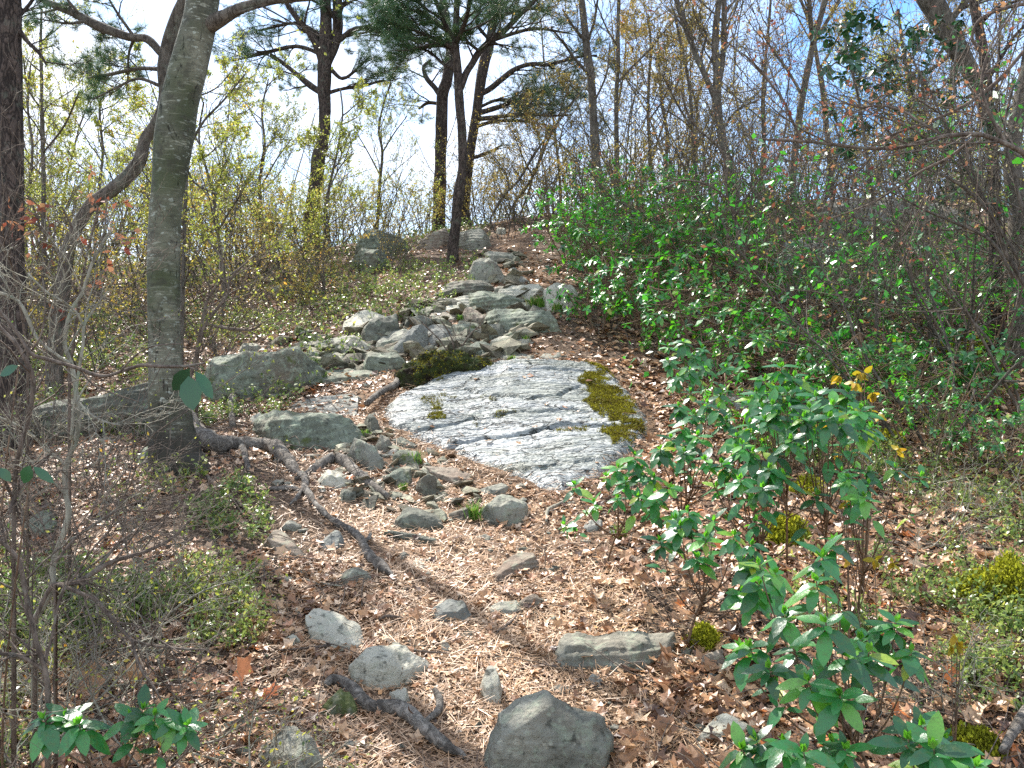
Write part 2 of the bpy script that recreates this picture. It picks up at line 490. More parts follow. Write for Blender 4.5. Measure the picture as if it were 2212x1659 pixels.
def bark(name, c1, c2, c3, sc=(1, 1, .3), k=14, bs=.03, spots=None, plates=False):
    m, t = newmat(name)
    v = coords(t, sc)
    n = noise(t, v, k, 6, .65, .8)
    dn = t.nodes.new('ShaderNodeTexNoise'); dn.inputs['Scale'].default_value = k * .9; dn.inputs['Detail'].default_value = 5
    t.links.new(v, dn.inputs['Vector'])
    vm = t.nodes.new('ShaderNodeVectorMath'); vm.operation = 'MULTIPLY_ADD'; vm.inputs[1].default_value = (.16, .16, .16)
    t.links.new(dn.outputs['Color'], vm.inputs[0]); t.links.new(v, vm.inputs[2])
    vo = voro(t, vm.outputs[0], k * 1.3, 'DISTANCE_TO_EDGE') if plates else ramp(t, noise(t, v, k * 1.6, 6, .7, 1.2), [(.40, 0), (.56, 1)])
    c = mixc(t, ramp(t, n, [(.35, 0), (.65, 1)]), c1, c2)
    c = mixc(t, ramp(t, vo, [(.02, .85), (.16, 0)]) if plates else ramp(t, vo, [(0, .8), (.5, 0)]), c, c3)
    v1 = coords(t)
    c = mixc(t, ramp(t, noise(t, v1, 9, 6, .7), [(.55, 0), (.66, .55)]), c, spots or (.2, .22, .17))
    b = bump(t, vo, .8, bs); b = bump(t, n, .6, bs * .6, b)
    finish(t, c, .9, b, .2)
    return m
M['pinebark'] = bark('pine_bark', (.055, .042, .034), (.125, .095, .08), (.014, .011, .01), (1, 1, .35), 16, .03, (.12, .13, .10), True)
M['bark'] = bark('grey_bark', (.10, .085, .068), (.20, .175, .145), (.04, .033, .026), (1, 1, .25), 18, .01)
M['twig'] = bark('twig_bark', (.10, .075, .058), (.22, .175, .14), (.05, .038, .03), (1, 1, .3), 20, .004, (.3, .3, .24))
M['palestem'] = bark('pale_stem_bark', (.24, .22, .17), (.38, .36, .28), (.12, .11, .08), (1, 1, .3), 20, .004, (.26, .32, .22))
M['deadwood'] = bark('weathered_root', (.13, .11, .09), (.29, .26, .22), (.04, .035, .03), (1, 1, 1), 14, .012, (.34, .32, .28))
M['redstem'] = bark('laurel_stem_bark', (.14, .09, .06), (.25, .17, .11), (.06, .04, .03), (1, 1, .3), 25, .003)

def birch_bark():
    m, t = newmat('birch_bark')
    v = coords(t)
    c = mixc(t, ramp(t, noise(t, v, 3, 5), [(.35, 0), (.65, 1)]), (.06, .062, .040), (.21, .205, .15))
    vh = coords(t, (8, 8, 60))
    c = mixc(t, ramp(t, noise(t, vh, 1, 5, .7), [(.34, .75), (.46, 0)]), c, (.055, .05, .038))
    c = mixc(t, ramp(t, noise(t, vh, .8, 4, .7, .4), [(.57, 0), (.63, .85)]), c, (.36, .36, .28))
    vd = coords(t, (16, 16, 34))
    c = mixc(t, ramp(t, noise(t, vd, 1.0, 3, .6), [(.60, 0), (.66, .9)]), c, (.42, .45, .38))
    vv = coords(t, (13, 13, 4.5))
    nv = noise(t, vv, 1, 5, .7, .8)
    c = mixc(t, ramp(t, nv, [(.35, .95), (.41, 0)]), c, (.02, .017, .013))
    c = mixc(t, ramp(t, noise(t, v, 1.7, 5), [(.46, 0), (.6, .75)]), c, (.045, .06, .02))
    c = mixc(t, ramp(t, noise(t, v, 11, 7, .75), [(.40, .6), (.5, 0)]), c, (.045, .042, .03))
    sx = t.nodes.new('ShaderNodeSeparateXYZ'); t.links.new(v, sx.inputs[0])
    ad = t.nodes.new('ShaderNodeMath'); ad.operation = 'MULTIPLY_ADD'; ad.inputs[1].default_value = .5
    t.links.new(noise(t, coords(t, (10, 10, 3)), 1, 5, .7), ad.inputs[0]); t.links.new(sx.outputs['Z'], ad.inputs[2])
    c = mixc(t, ramp(t, ad.outputs[0], [(.50, .92), (.72, 0)]), c, (.035, .03, .022))
    b = bump(t, noise(t, vh, 1, 5, .7), .5, .012); b = bump(t, ramp(t, nv, [(.28, 0), (.4, 1)]), .8, .012, b)
    finish(t, c, .75, b, .3)
    return m
M['birch'] = birch_bark()

# ------------------------------------------------------------------ ground
def build_ground():
    ys = np.concatenate([np.linspace(-40, -3, 10), np.arange(-2.5, 2.2, .25), np.arange(2.3, 9.5, .035), np.arange(9.55, 20, .08), np.arange(20.3, 40, .6), np.geomspace(42, 600, 24)])
    xh = np.concatenate([np.arange(0, 3.2, .04), np.arange(3.25, 8, .09), np.arange(8.2, 22, .35), np.geomspace(23, 500, 22)])
    xs = np.concatenate([-xh[:0:-1], xh])
    X, Y = np.meshgrid(xs, ys)
    z = TZ(X.ravel(), Y.ravel())
    near = ((Y.ravel() > 2) & (Y.ravel() < 12))
    fine = fb2(X.ravel(), Y.ravel(), 9, 3, 21) * .014
    z = z + np.where(near, fine, 0)
    trl = trail(X.ravel(), Y.ravel())
    nx, ny = len(xs), len(ys)
    i = np.arange(ny - 1)[:, None] * nx; j = np.arange(nx - 1)[None]
    F = np.stack([i + j, i + j + 1, i + nx + j + 1, i + nx + j], -1).reshape(-1, 4)
    g = G(); g.add(np.stack([X.ravel(), Y.ravel(), z], 1), F, None, trl)
    o = g.build('ground', M['ground'])
    o['kind'] = 'structure'
build_ground()

# ------------------------------------------------------------------ rocks
RK = 'rocks and stones bedded along the trail'
ROCKS = []
INFL = 1.07
def col_edges(poly, xs):
    """upper and lower outline of a polygon at each column"""
    P = np.array([p[:2] for p in poly], float); Q = np.roll(P, -1, 0)
    up, lo = [], []
    for x in xs:
        ys = []
        for a, b in zip(P, Q):
            if (a[0] - x) * (b[0] - x) <= 0 and a[0] != b[0]:
                ys.append(a[1] + (b[1] - a[1]) * (x - a[0]) / (b[0] - a[0]))
        up.append(min(ys)); lo.append(max(ys))
    return np.array(up), np.array(lo)

def rock_cage(poly, f, s, seed, dover=None, sink=.07):
    P = np.array([p[:2] for p in poly], float)
    x0, x1 = P[:, 0].min(), P[:, 0].max()
    n = 15
    t = (1 - np.cos(np.linspace(.09, np.pi - .09, n))) / 2
    xs = x0 + (x1 - x0) * t
    up, lo = col_edges(poly, xs)
    rng = np.random.default_rng(seed)
    k = int(np.argmax(lo)); dmin = dover or hit(xs[k], lo[k])
    rows = []
    wid = (x1 - x0) / FD * dmin
    for c in range(n):
        x, yt, yb = xs[c], up[c], lo[c]
        db = hit(x, yb) if dover is None else dover + (lo[k] - yb) / FD * dover * 1.2
        db = .55 * db + .45 * dmin
        db = min(db, dmin + wid * .8)
        ff = f * (0.85 + .3 * rng.random())
        yr = yb - ff * (yb - yt)
        B = at(x, yb, db)
        dr = db + .30 * (yb - yr) / FD * db
        R = at(x, yr, dr)
        mid = at(x, (yb + yr) / 2, db + .06 * (yb - yr) / FD * db + rng.normal() * .01 * wid)
        tr = (829.5 - yr) / FD; tt = (829.5 - yt) / FD
        ss = max(s, tt + .12)
        dt = dr * (tr - ss) / (tt - ss)
        dt = min(max(dt, dr + .15 * wid), dr + max(.75 * wid, .12))
        T = at(x, yt, dt)
        TM = (R + T) / 2 + np.array([0, 0, .012 * wid * rng.normal()])
        TM = at(x, yr * .5 + yt * .5, TM[1])
        gz = min(float(TB(T[0], T[1])[0]), T[2]) - sink
        K = np.array([T[0], T[1] + .06 * wid + .02, gz])
        U = np.array([B[0], B[1] + .05 * wid, min(B[2], float(TB(B[0], B[1])[0])) - sink])
        rows.append([U, B, mid, R, TM, T, K])
    A = np.array(rows)                       # columns x 7
    m = 7
    V = A.reshape(-1, 3)
    F = []
    for c in range(n - 1):
        for r in range(m):
            r2 = (r + 1) % m
            F.append((c * m + r, (c + 1) * m + r, (c + 1) * m + r2, c * m + r2))
    ctr0 = A[0].mean(0) + (A[0].mean(0) - A[1].mean(0)) * .4; ctr1 = A[-1].mean(0) + (A[-1].mean(0) - A[-2].mean(0)) * .4
    V = np.vstack([V, ctr0, ctr1]); a, b = len(V) - 2, len(V) - 1
    F3 = [(r, (r + 1) % m, a) for r in range(m)] + [((n - 1) * m + (r + 1) % m, (n - 1) * m + r, b) for r in range(m)]
    return V, F, F3, dmin, wid, x1 - x0

def rock(label, crop, poly, mat='grey', f=.6, s=.42, rough=1.0, cuts=9, strata=0.0, name='rock', cat='rock', group=RK, parent=None, dover=None, fine=1.0):
    seed = len(ROCKS) * 7 + 3
    pl = np.array([p[:2] for p in cv(crop, poly)]); cc = (pl.max(0) + pl.min(0)) / 2
    pl = cc + (pl - cc) * (INFL + (.12 if crop in '5A' and cc[1] < 800 else 0))
    V, F, F3, d, wid, wpx = rock_cage([tuple(q) for q in pl], f, s, seed, dover)
    org = V.mean(0); org[2] = V[:, 2].min()
    me = bpy.data.meshes.new(name)
    me.from_pydata((V - org).tolist(), [], F + [tuple(q) for q in F3])
    bm = bmesh.new(); bm.from_mesh(me); bmesh.ops.recalc_face_normals(bm, faces=bm.faces[:]); bm.to_mesh(me); bm.free()
    o = bpy.data.objects.new(name, me); COL.objects.link(o)
    md = o.modifiers.new('r', 'REMESH'); md.mode = 'VOXEL'
    ext = (V.max(0) - V.min(0)).max()
    md.voxel_size = ext / float(np.clip(wpx / 1.6, 34, 110)) / fine
    ROCKS.append((o, label, cat, group, mat, org, rough, cuts, strata, seed, parent))
    return o

def finish_rocks():
    dg = bpy.context.evaluated_depsgraph_get()
    dg.update()
    res = []
    for r in ROCKS:
        ev = r[0].evaluated_get(dg)
        me = bpy.data.meshes.new_from_object(ev)
        res.append(me)
    for r, me in zip(ROCKS, res):
        o, label, cat, group, mat, org, rough, cuts, strata, seed, parent = r
        o.modifiers.clear()
        old = o.data; o.data = me; bpy.data.meshes.remove(old)
        me.name = o.name.split('.')[0]
        n = len(me.vertices)
        co = np.empty(n * 3, np.float32); me.vertices.foreach_get('co', co); co = co.reshape(-1, 3).astype(float)
        rng = np.random.default_rng(seed + 1)
        lo0, hi0 = co.min(0), co.max(0)
        ext = co.max(0) - co.min(0); sz = float(np.sqrt(ext[0] * max(ext[2], ext[0] * .3)))
        c = (co.max(0) + co.min(0)) / 2
        # flat fracture faces: cut with random planes
        for k in range(cuts):
            nn = rng.normal(size=3); nn[1] -= .35; nn[2] = abs(nn[2]) * .9 + .1; nn = nn / np.linalg.norm(nn)
            q = (co - c) @ nn
            lim = np.quantile(q, .86 + .12 * rng.random())
            over = np.maximum(q - lim, 0)
            co = co - nn * over[:, None] * .97
        nl = fbm(co / sz * 2.4 + seed, 3, seed % 97)
        n2 = fbm(co / sz * 7 + seed, 4, seed % 89, .6)
        rg = 1 - 2 * np.abs(fbm(co / sz * 4 + seed * 2, 3, seed % 71))
        me.vertices.foreach_set('co', co.astype(np.float32).ravel()); me.update()
        nv = np.empty(n * 3, np.float32); me.vertices.foreach_get('normal', nv); nv = nv.reshape(-1, 3)
        disp = sz * rough * (.026 * nl + .024 * n2 + .016 * rg)
        if strata:
            tl = rng.normal() * .12
            q = (co[:, 2] + co[:, 0] * tl + .02 * sz * nl) / (sz * .09)
            saw = q - np.floor(q)
            disp += strata * sz * .03 * (np.abs(saw - .5) * 2 - .5)
        co = co + nv * disp[:, None]
        l1, h1 = co.min(0), co.max(0); co = lo0 + (co - l1) / (h1 - l1) * (hi0 - lo0)
        me.vertices.foreach_set('co', co.astype(np.float32).ravel()); me.update()
        me.polygons.foreach_set('use_smooth', np.ones(len(me.polygons), bool))
        me.materials.clear(); me.materials.append(M[mat])
        o.location = org
        tag(o, label, cat, group)

R = rock
# --- lower trail
R('big grey-green boulder at the bottom edge of the photo, its top a rounded peak', '8', [(1000,1760),(1040,1659),(1060,1560),(1110,1450),(1150,1380),(1180,1290),(1230,1200),(1280,1180),(1340,1190),(1420,1200),(1470,1265),(1480,1310),(1600,1360),(1700,1385),(1760,1420),(1800,1500),(1790,1600),(1750,1760)], 'grey', .8, .75, 1.3, 3, cat='boulder', fine=1.2)
R('long flat lichened rock beside the laurel with a broken splinter of wood on it', 'D', [(1175,1415),(1190,1400),(1235,1375),(1290,1365),(1350,1358),(1420,1360),(1455,1380),(1475,1410),(1455,1435),(1380,1450),(1290,1462),(1240,1450),(1200,1440)], 'grey', .42, .3, 1, 8, .6)
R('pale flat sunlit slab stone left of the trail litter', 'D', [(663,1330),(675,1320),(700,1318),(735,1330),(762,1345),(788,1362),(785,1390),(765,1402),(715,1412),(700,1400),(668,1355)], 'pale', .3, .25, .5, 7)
R('chunky pale grey rock with a shaded front just above the lower exposed root', '8', [(160,1050),(170,1010),(220,920),(300,900),(450,890),(560,940),(655,1000),(600,1060),(520,1110),(430,1160),(380,1168),(270,1150),(200,1120)], 'pale', .66, .4, .9, 9)
R('small white forked stone between the chunky pale rock and the lower root', '8', [(400,1190),(480,1155),(520,1160),(540,1270),(500,1290),(460,1280)], 'pale', .6, .5, 1, 6, cat='stone')
R('narrow upright white stone standing mid trail above the bottom boulder', '8', [(972,1060),(1000,1020),(1060,1015),(1135,1070),(1125,1120),(1080,1180),(1112,1240),(1095,1260),(1010,1255),(985,1130)], 'pale', .5, .7, .9, 7, cat='stone')
R('bluish wedge-backed rock in the middle of the lower trail', '8', [(645,705),(650,670),(780,600),(880,585),(890,640),(918,690),(900,740),(830,760),(740,745),(650,725)], 'blue', .5, .4, .8, 9)
R('grey half-buried stone, left one of the touching pair mid trail', '8', [(1005,640),(1100,610),(1210,600),(1255,650),(1250,700),(1180,712),(1060,692)], 'grey', .45, .35, .8, 7, cat='stone')
R('browner rounded stone, right one of the touching pair mid trail', '8', [(1205,610),(1260,560),(1310,548),(1385,590),(1392,660),(1270,682),(1250,660)], 'brown', .6, .5, .8, 6, cat='stone')
R('tilted purplish wedge slab with a dark undercut right of mid trail', '8', [(1015,495),(1040,420),(1100,350),(1200,295),(1300,300),(1382,345),(1330,378),(1230,395),(1150,445),(1090,480)], 'brown', .3, .3, .7, 8, .5)
R('humped dark rock with mossy foot at the top of the needle trail', '8', [(415,135),(470,60),(520,20),(600,3),(680,50),(748,105),(720,150),(600,168),(480,152)], 'dark', .65, .45, 1, 9)
R('long thin flat stone lying below the humped dark rock', '8', [(383,180),(430,152),(520,155),(640,200),(720,215),(805,255),(780,277),(650,262),(540,227),(440,202)], 'dark', .55, .3, .8, 5)
R('low grey rock pressed against the foot of the great slab', '5', [(960,1510),(1010,1480),(1150,1468),(1200,1500),(1205,1545),(1080,1562),(960,1545)], 'grey', .5, .35, .8, 8)
R('blocky grey rock with a pale cracked top under the slab foot', '5', [(968,1625),(1050,1570),(1180,1545),(1250,1590),(1272,1640),(1260,1705),(1140,1742),(1020,1722),(960,1685)], 'grey', .6, .4, 1, 9)
R('dark stone half hidden behind the grass tuft at the slab foot', '8', [(780,60),(800,30),(850,5),(920,10),(940,60),(860,112),(800,95)], 'dark', .6, .4, .9, 7, cat='stone')
R('bluish pointed stone close beside the long birch root', 'D', [(690,1172),(705,1146),(725,1146),(752,1167),(748,1187),(715,1192),(693,1189)], 'blue', .55, .4, .9, 7, cat='stone')
R('round grey stone hugging the tip of the long birch root', '8', [(92,435),(125,400),(190,385),(280,405),(287,470),(240,502),(110,505)], 'grey', .6, .4, .9, 7, cat='stone')
R('pale thin flat stone right of the birch root tip, rear of two', '8', [(515,425),(560,350),(640,345),(642,400),(620,432),(540,435)], 'pale', .25, .3, .5, 5, cat='stone')
R('pale thin flat stone right of the birch root tip, front of two', '8', [(500,468),(560,450),(625,462),(612,497),(540,497)], 'grey', .4, .3, .5, 5, cat='stone')
R('small dark triangular stone mid trail below the bluish wedge-backed rock', '8', [(808,820),(900,785),(942,832),(900,852),(850,848)], 'dark', .5, .4, 1, 6, cat='stone')
R('small pale sloping stone mid trail above the upright white stone', '8', [(735,880),(760,850),(818,930),(790,947),(738,937)], 'pale', .6, .5, 1, 6, cat='stone')
R('small grey stone on the needles below the long thin flat stone', '8', [(448,318),(500,288),(537,312),(522,347),(468,342)], 'grey', .6, .4, 1, 6, cat='stone')
R('low dark stone in the leaves right of the tilted wedge slab', '8', [(1345,402),(1420,375),(1522,388),(1480,422),(1400,427)], 'dark', .4, .3, .8, 6, cat='stone')
R('slate blue stone on the leaves near the leftmost low laurel', '8', [(1635,145),(1660,90),(1740,82),(1772,130),(1720,168),(1660,172)], 'blue', .4, .35, .7, 7, cat='stone')
R('small stone under the blocky grey rock of the slab foot', '8', [(953,200),(1010,178),(1082,220),(1010,232),(958,218)], 'grey', .5, .35, .8, 5, cat='stone')
R('small dark stone behind the tip of the tilted wedge slab', '8', [(1218,280),(1250,262),(1285,260),(1322,282),(1290,297),(1228,294)], 'dark', .6, .35, .8, 5, cat='stone')
R('little grey pebble just above the peak of the bottom boulder', '8', [(1248,1135),(1290,1118),(1337,1160),(1320,1177),(1260,1155)], 'grey', .4, .35, .8, 5, cat='stone')
R('flat oblong pebble right of the bottom boulder peak', '8', [(1425,1130),(1480,1118),(1560,1168),(1632,1217),(1560,1217),(1450,1165)], 'grey', .45, .3, .8, 5, cat='stone')
R('blue-grey chip wedged under the front of the lichened long rock', '8', [(1642,1090),(1690,1065),(1770,1088),(1782,1140),(1765,1192),(1700,1162)], 'blue', .5, .4, .7, 6, cat='stone')
R('dark flat stone on the needles left of the bottom boulder', '8', [(913,1422),(950,1370),(1028,1352),(1000,1402),(950,1428)], 'dark', .35, .3, .6, 5, cat='stone')
R('pale granular boulder among fallen leaves at lower right', '9', [(108,1435),(180,1370),(300,1328),(400,1310),(482,1360),(472,1440),(445,1502),(320,1532),(180,1495)], 'pale', .4, .35, .8, 8, cat='boulder')
R('purplish stone with a mossy companion left of the front laurel', '9', [(153,1025),(200,940),(270,898),(342,930),(322,1000),(290,1042),(200,1062)], 'brown', .6, .5, .9, 8, cat='stone')
R('tiny blue pebble below the purplish stone', '9', [(188,1090),(230,1058),(292,1070),(282,1112),(210,1122)], 'blue', .6, .4, .8, 5, cat='pebble')
R('mossy brown rock half under the lower exposed root', '8', [(-60,1290),(-20,1200),(80,1150),(150,1178),(205,1260),(185,1335),(0,1340)], 'mossy', .55, .4, 1, 8)
R('dark slanting rock at the bottom edge left of the lower root', '7', [(1640,1510),(1750,1420),(1900,1410),(2000,1480),(2070,1590),(2080,1730),(1900,1760),(1700,1720)], 'grey', .5, .4, 1, 9)
R('dark ridge-backed rock behind the slanting bottom-edge rock', '7', [(1370,1400),(1480,1335),(1600,1340),(1690,1400),(1680,1460),(1500,1480),(1400,1450)], 'dark', .55, .4, 1, 8)
R('flat brown rock beside the brush at the left edge of the trail', '7', [(1672,185),(1740,152),(1850,188),(1930,270),(1948,330),(1880,352),(1800,295),(1715,235)], 'brown', .25, .25, .7, 7)
R('small grey stone behind the flat brown trail-edge rock', '7', [(1776,125),(1850,88),(1902,110),(1882,147),(1790,152)], 'grey', .5, .35, .8, 6, cat='stone')
R('small pale stone left of the sunlit slab stone', '7', [(1788,855),(1830,808),(1893,862),(1852,882)], 'pale', .6, .4, .9, 5, cat='stone')
R('pale pebble behind the sunlit slab stone', '7', [(1852,665),(1880,640),(1932,670),(1902,702)], 'pale', .5, .4, .9, 5, cat='pebble')
R('grey-green lichened rock under the brush at the left edge', '7', [(115,145),(200,50),(300,28),(372,90),(352,182),(205,195)], 'green', .5, .4, 1, 8)
R('pale triangular stone standing left of the birch foot', '4', [(857,1335),(890,1250),(942,1238),(945,1322),(890,1355)], 'green', .5, .6, .7, 6, cat='stone')
R('low flat grey stone in the leaves behind the left bare shrub', '4', [(550,1222),(640,1180),(742,1178),(720,1215),(640,1228)], 'grey', .4, .25, .6, 5, cat='stone')
# --- beside the slab, left
R('long lichen-blotched rock with a sunlit top right of the birch', 'D', [(555,906),(572,898),(600,886),(640,893),(700,892),(755,900),(780,914),(787,935),(765,952),(720,972),(660,977),(610,964),(575,937)], 'green', .72, .3, 1, 8, .3)
R('tall two-peaked rock below the right end of the lichen-blotched rock', '5', [(138,1235),(210,1190),(262,1208),(332,1290),(388,1350),(370,1395),(270,1412),(230,1350),(160,1300)], 'grey', .6, .5, 1, 9)
R('small rounded cube-like rock beside the tall two-peaked rock', '5', [(308,1225),(350,1163),(402,1190),(428,1230),(400,1268),(350,1275)], 'grey', .6, .5, .9, 7, cat='stone')
R('small blue stone below the cube-like rock', '5', [(383,1292),(430,1253),(472,1275),(462,1307),(400,1313)], 'blue', .55, .4, .9, 6, cat='stone')
R('flat-topped lichened rock with a grass tuft in front', '5', [(433,1315),(500,1280),(560,1258),(592,1270),(612,1330),(590,1372),(500,1382),(445,1362)], 'green', .55, .35, .8, 8)
R('small smooth blue-grey stone in pine needles at the slab edge', '5', [(618,1262),(660,1243),(692,1270),(662,1292),(630,1288)], 'blue', .5, .35, .6, 5, cat='stone')
R('dark brown flake wedged against the left lower edge of the slab', '5', [(408,1180),(470,1188),(580,1238),(562,1260),(470,1235)], 'dark', .4, .3, .8, 5)
R('sunlit grey rock beside the second birch root', 'D', [(684,1030),(712,1014),(738,1018),(757,1033),(757,1049),(720,1054),(692,1047)], 'pale', .6, .4, 1, 8)
R('dark stone below the fork of the second birch root', '5', [(73,1565),(130,1510),(190,1503),(203,1560),(150,1602),(90,1598)], 'dark', .65, .4, 1, 7, cat='stone')
R('broad lichened rock left of the mossy gap under the slab', '5', [(368,1442),(450,1378),(542,1390),(562,1450),(542,1512),(440,1502)], 'green', .5, .35, 1, 8)
R('upright dark rock between the lichened rock and the reddish flat slab', '5', [(578,1505),(610,1430),(660,1408),(702,1460),(702,1540),(620,1553)], 'dark', .75, .5, .9, 8)
R('reddish-grey flat slab rock propped under the great slab', '5', [(628,1370),(700,1358),(860,1408),(955,1460),(900,1503),(780,1482),(690,1440)], 'brown', .3, .3, .7, 7, .5)
R('tiny grey stone in front of the lichened rock', '5', [(468,1552),(500,1533),(552,1550),(520,1568)], 'grey', .5, .3, .8, 5, cat='pebble')
R('dark triangular rock at the left tip of the great slab', '5', [(238,1080),(300,1028),(332,1080),(352,1162),(290,1155)], 'dark', .6, .5, .9, 8)
R('smooth flat grey slab behind the lichen-blotched rock', 'A', [(915,1362),(1100,1260),(1300,1208),(1500,1188),(1740,1178),(1765,1200),(1705,1350),(1640,1418),(1450,1402),(1200,1402),(1000,1388)], 'blue', .12, .3, .5, 5, .4)
R('pale block peeking from behind the left end of the lichen-blotched rock', 'A', [(548,1525),(565,1400),(640,1385),(705,1400),(680,1460),(672,1535)], 'pale', .6, .4, .8, 6)
R('overhanging lichened ledge rock with deep shade beneath', 'A', [(1138,1060),(1200,1000),(1350,900),(1500,905),(1700,898),(1850,908),(2012,935),(2002,992),(1850,1022),(1600,1052),(1450,1082),(1280,1098)], 'green', .35, .25, .9, 7, .5)
R('great long lichened boulder, largest in the left rock band', 'A', [(35,905),(120,820),(300,770),(480,745),(700,720),(900,688),(1100,658),(1128,700),(1180,800),(1280,880),(1345,930),(1180,1012),(1060,1122),(900,1182),(600,1225),(250,1275),(180,1200),(100,1080),(38,965)], 'green', .86, .3, .8, 6, .2, cat='boulder', fine=1.2)
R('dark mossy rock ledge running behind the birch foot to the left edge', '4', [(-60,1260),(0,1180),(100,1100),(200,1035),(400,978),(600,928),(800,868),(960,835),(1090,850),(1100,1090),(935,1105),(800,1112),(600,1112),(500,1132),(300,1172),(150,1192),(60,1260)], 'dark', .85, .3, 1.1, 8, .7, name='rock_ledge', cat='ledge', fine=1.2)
R('small squared pale rock on top of the great long boulder', 'A', [(468,640),(500,622),(620,622),(668,660),(662,700),(560,737),(473,742)], 'grey', .7, .35, .6, 7)
R('small brown stone right of the squared pale rock', 'A', [(662,642),(760,638),(802,660),(740,692),(680,692)], 'brown', .6, .35, .8, 6, cat='stone')
R('low dark-fronted flat rock in the upper left rock band', 'A', [(1015,632),(1080,600),(1230,592),(1335,600),(1342,640),(1240,702),(1150,682)], 'grey', .45, .3, .9, 8, .5)
R('angular split rock against the smooth blocky rock', 'A', [(1215,702),(1300,628),(1400,608),(1495,700),(1400,725)], 'green', .6, .4, .9, 8)
R('smooth blocky grey rock with a brown-stained top', 'A', [(1375,602),(1500,560),(1700,540),(1850,553),(1872,650),(1832,722),(1600,752),(1520,722),(1450,642)], 'grey', .7, .3, .6, 6)
R('small lichened rock at the right shoulder of the great long boulder', 'A', [(1128,722),(1250,698),(1330,780),(1322,822),(1200,812)], 'green', .7, .4, .8, 7)
R('small box-shaped rock in front of the smooth blocky rock', 'A', [(1375,785),(1420,745),(1560,732),(1563,790),(1480,838),(1400,823)], 'grey', .6, .3, .6, 8)
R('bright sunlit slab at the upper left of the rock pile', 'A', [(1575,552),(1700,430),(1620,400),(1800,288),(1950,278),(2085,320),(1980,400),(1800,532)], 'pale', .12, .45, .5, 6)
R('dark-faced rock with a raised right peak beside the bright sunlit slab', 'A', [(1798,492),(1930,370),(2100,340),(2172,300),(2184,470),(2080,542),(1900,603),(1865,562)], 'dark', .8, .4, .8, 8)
# --- pile above the slab
R('low curved slab left of the pointed stone', '5', [(327,603),(450,520),(560,508),(522,560),(400,628)], 'grey', .4, .35, .7, 7)
R('sharply pointed upright stone in the middle of the rock pile', '5', [(405,655),(540,530),(603,476),(637,530),(627,600),(560,642),(480,658)], 'blue', .75, .5, .7, 8)
R('flat thin stone below the low curved slab', '5', [(217,675),(260,638),(405,628),(330,682),(260,692)], 'grey', .3, .3, .5, 5)
R('dark lichen-mottled block left of the mossy bank', '5', [(262,705),(300,668),(400,652),(505,670),(472,732),(400,762),(290,758)], 'green', .7, .35, .9, 8)
R('gently domed rock right of the pointed stone', '5', [(632,565),(660,500),(720,478),(803,530),(752,585),(680,600)], 'blue', .5, .35, .7, 7)
R('dark split rock behind the pointed stone', '5', [(517,485),(530,418),(620,423),(705,460),(640,492),(560,492)], 'dark', .75, .4, 1, 9)
R('layered flat rock behind the domed rock', '5', [(645,432),(700,393),(800,398),(835,430),(780,463),(700,453)], 'grey', .4, .35, .8, 7, .8)
R('reddish-brown leaning rock in the upper pile', '5', [(862,400),(910,370),(980,410),(1025,440),(960,478),(900,443)], 'brown', .6, .4, .8, 8)
R('small peaked lichened rock behind the reddish-brown leaning rock', '5', [(905,385),(942,362),(990,395),(985,410),(930,405)], 'green', .7, .5, .8, 7)
R('mottled middle block under the reddish-brown leaning rock', '5', [(797,495),(850,468),(942,478),(932,542),(850,562),(800,535)], 'green', .7, .4, .9, 8)
R('wide mottled block right of the middle block', '5', [(935,515),(1000,473),(1120,478),(1148,530),(1080,565),(960,555)], 'dark', .7, .4, .9, 8)
R('big slanting lichened slab rock below the round pale boulder', '5', [(1037,392),(1100,373),(1250,383),(1400,428),(1453,470),(1443,512),(1280,517),(1150,512),(1080,445)], 'green', .75, .35, .9, 7, .5)
R('long dark-faced slab rock above the slanting lichened slab', '5', [(903,302),(940,278),(1050,273),(1150,298),(1243,340),(1283,370),(1200,387),(1000,387),(920,352)], 'green', .72, .3, .8, 7, .6)
R('pale sheet rock left of the long dark-faced slab rock', '5', [(677,385),(800,320),(912,298),(912,360),(880,392),(760,398)], 'pale', .15, .35, .6, 6, .8)
R('pale sheet rock leading up to the round pale boulder', '5', [(1100,272),(1250,240),(1393,223),(1383,242),(1300,292),(1260,320),(1180,300)], 'pale', .15, .35, .6, 6, .6)
R('round pale boulder with cracks and grass at its foot', '5', [(1393,275),(1440,233),(1510,223),(1562,245),(1593,300),(1570,352),(1500,388),(1420,383),(1395,340)], 'pale', .7, .5, .7, 10, cat='boulder')
R('long dark rock with a thin pale top at the foot of the crooked pine', '5', [(767,262),(790,213),(900,203),(1000,223),(1058,265),(950,288),(850,292)], 'dark', .65, .3, .9, 7, .5)
R('domed grey rock above the long dark rock, near the crooked pine', '5', [(925,192),(930,140),(960,68),(1040,73),(1100,120),(1148,192),(1080,202),(960,198)], 'grey', .75, .5, .7, 7)
R('flattened grey rock at the head of the trail rocks', '5', [(1022,32),(1080,15),(1150,12),(1203,55),(1120,78),(1050,62)], 'grey', .5, .4, .8, 7)
R('pale lichened slab with small grass tufts at its right end', '5', [(1067,572),(1150,538),(1260,527),(1288,560),(1262,597),(1150,612),(1080,592)], 'pale', .4, .3, .8, 7)
R('pale rock on top of the mossy bank', '5', [(850,625),(920,588),(1000,588),(1103,640),(1083,692),(980,662),(880,645)], 'green', .4, .3, .8, 7)
R('low flat rock at the upper lip of the great slab', '5', [(1065,652),(1200,648),(1303,670),(1273,698),(1130,698)], 'grey', .4, .25, .7, 6)
R('small flat rock at the upper right lip of the great slab', '5', [(1355,692),(1400,653),(1480,648),(1505,670),(1440,692)], 'grey', .4, .3, .7, 6)
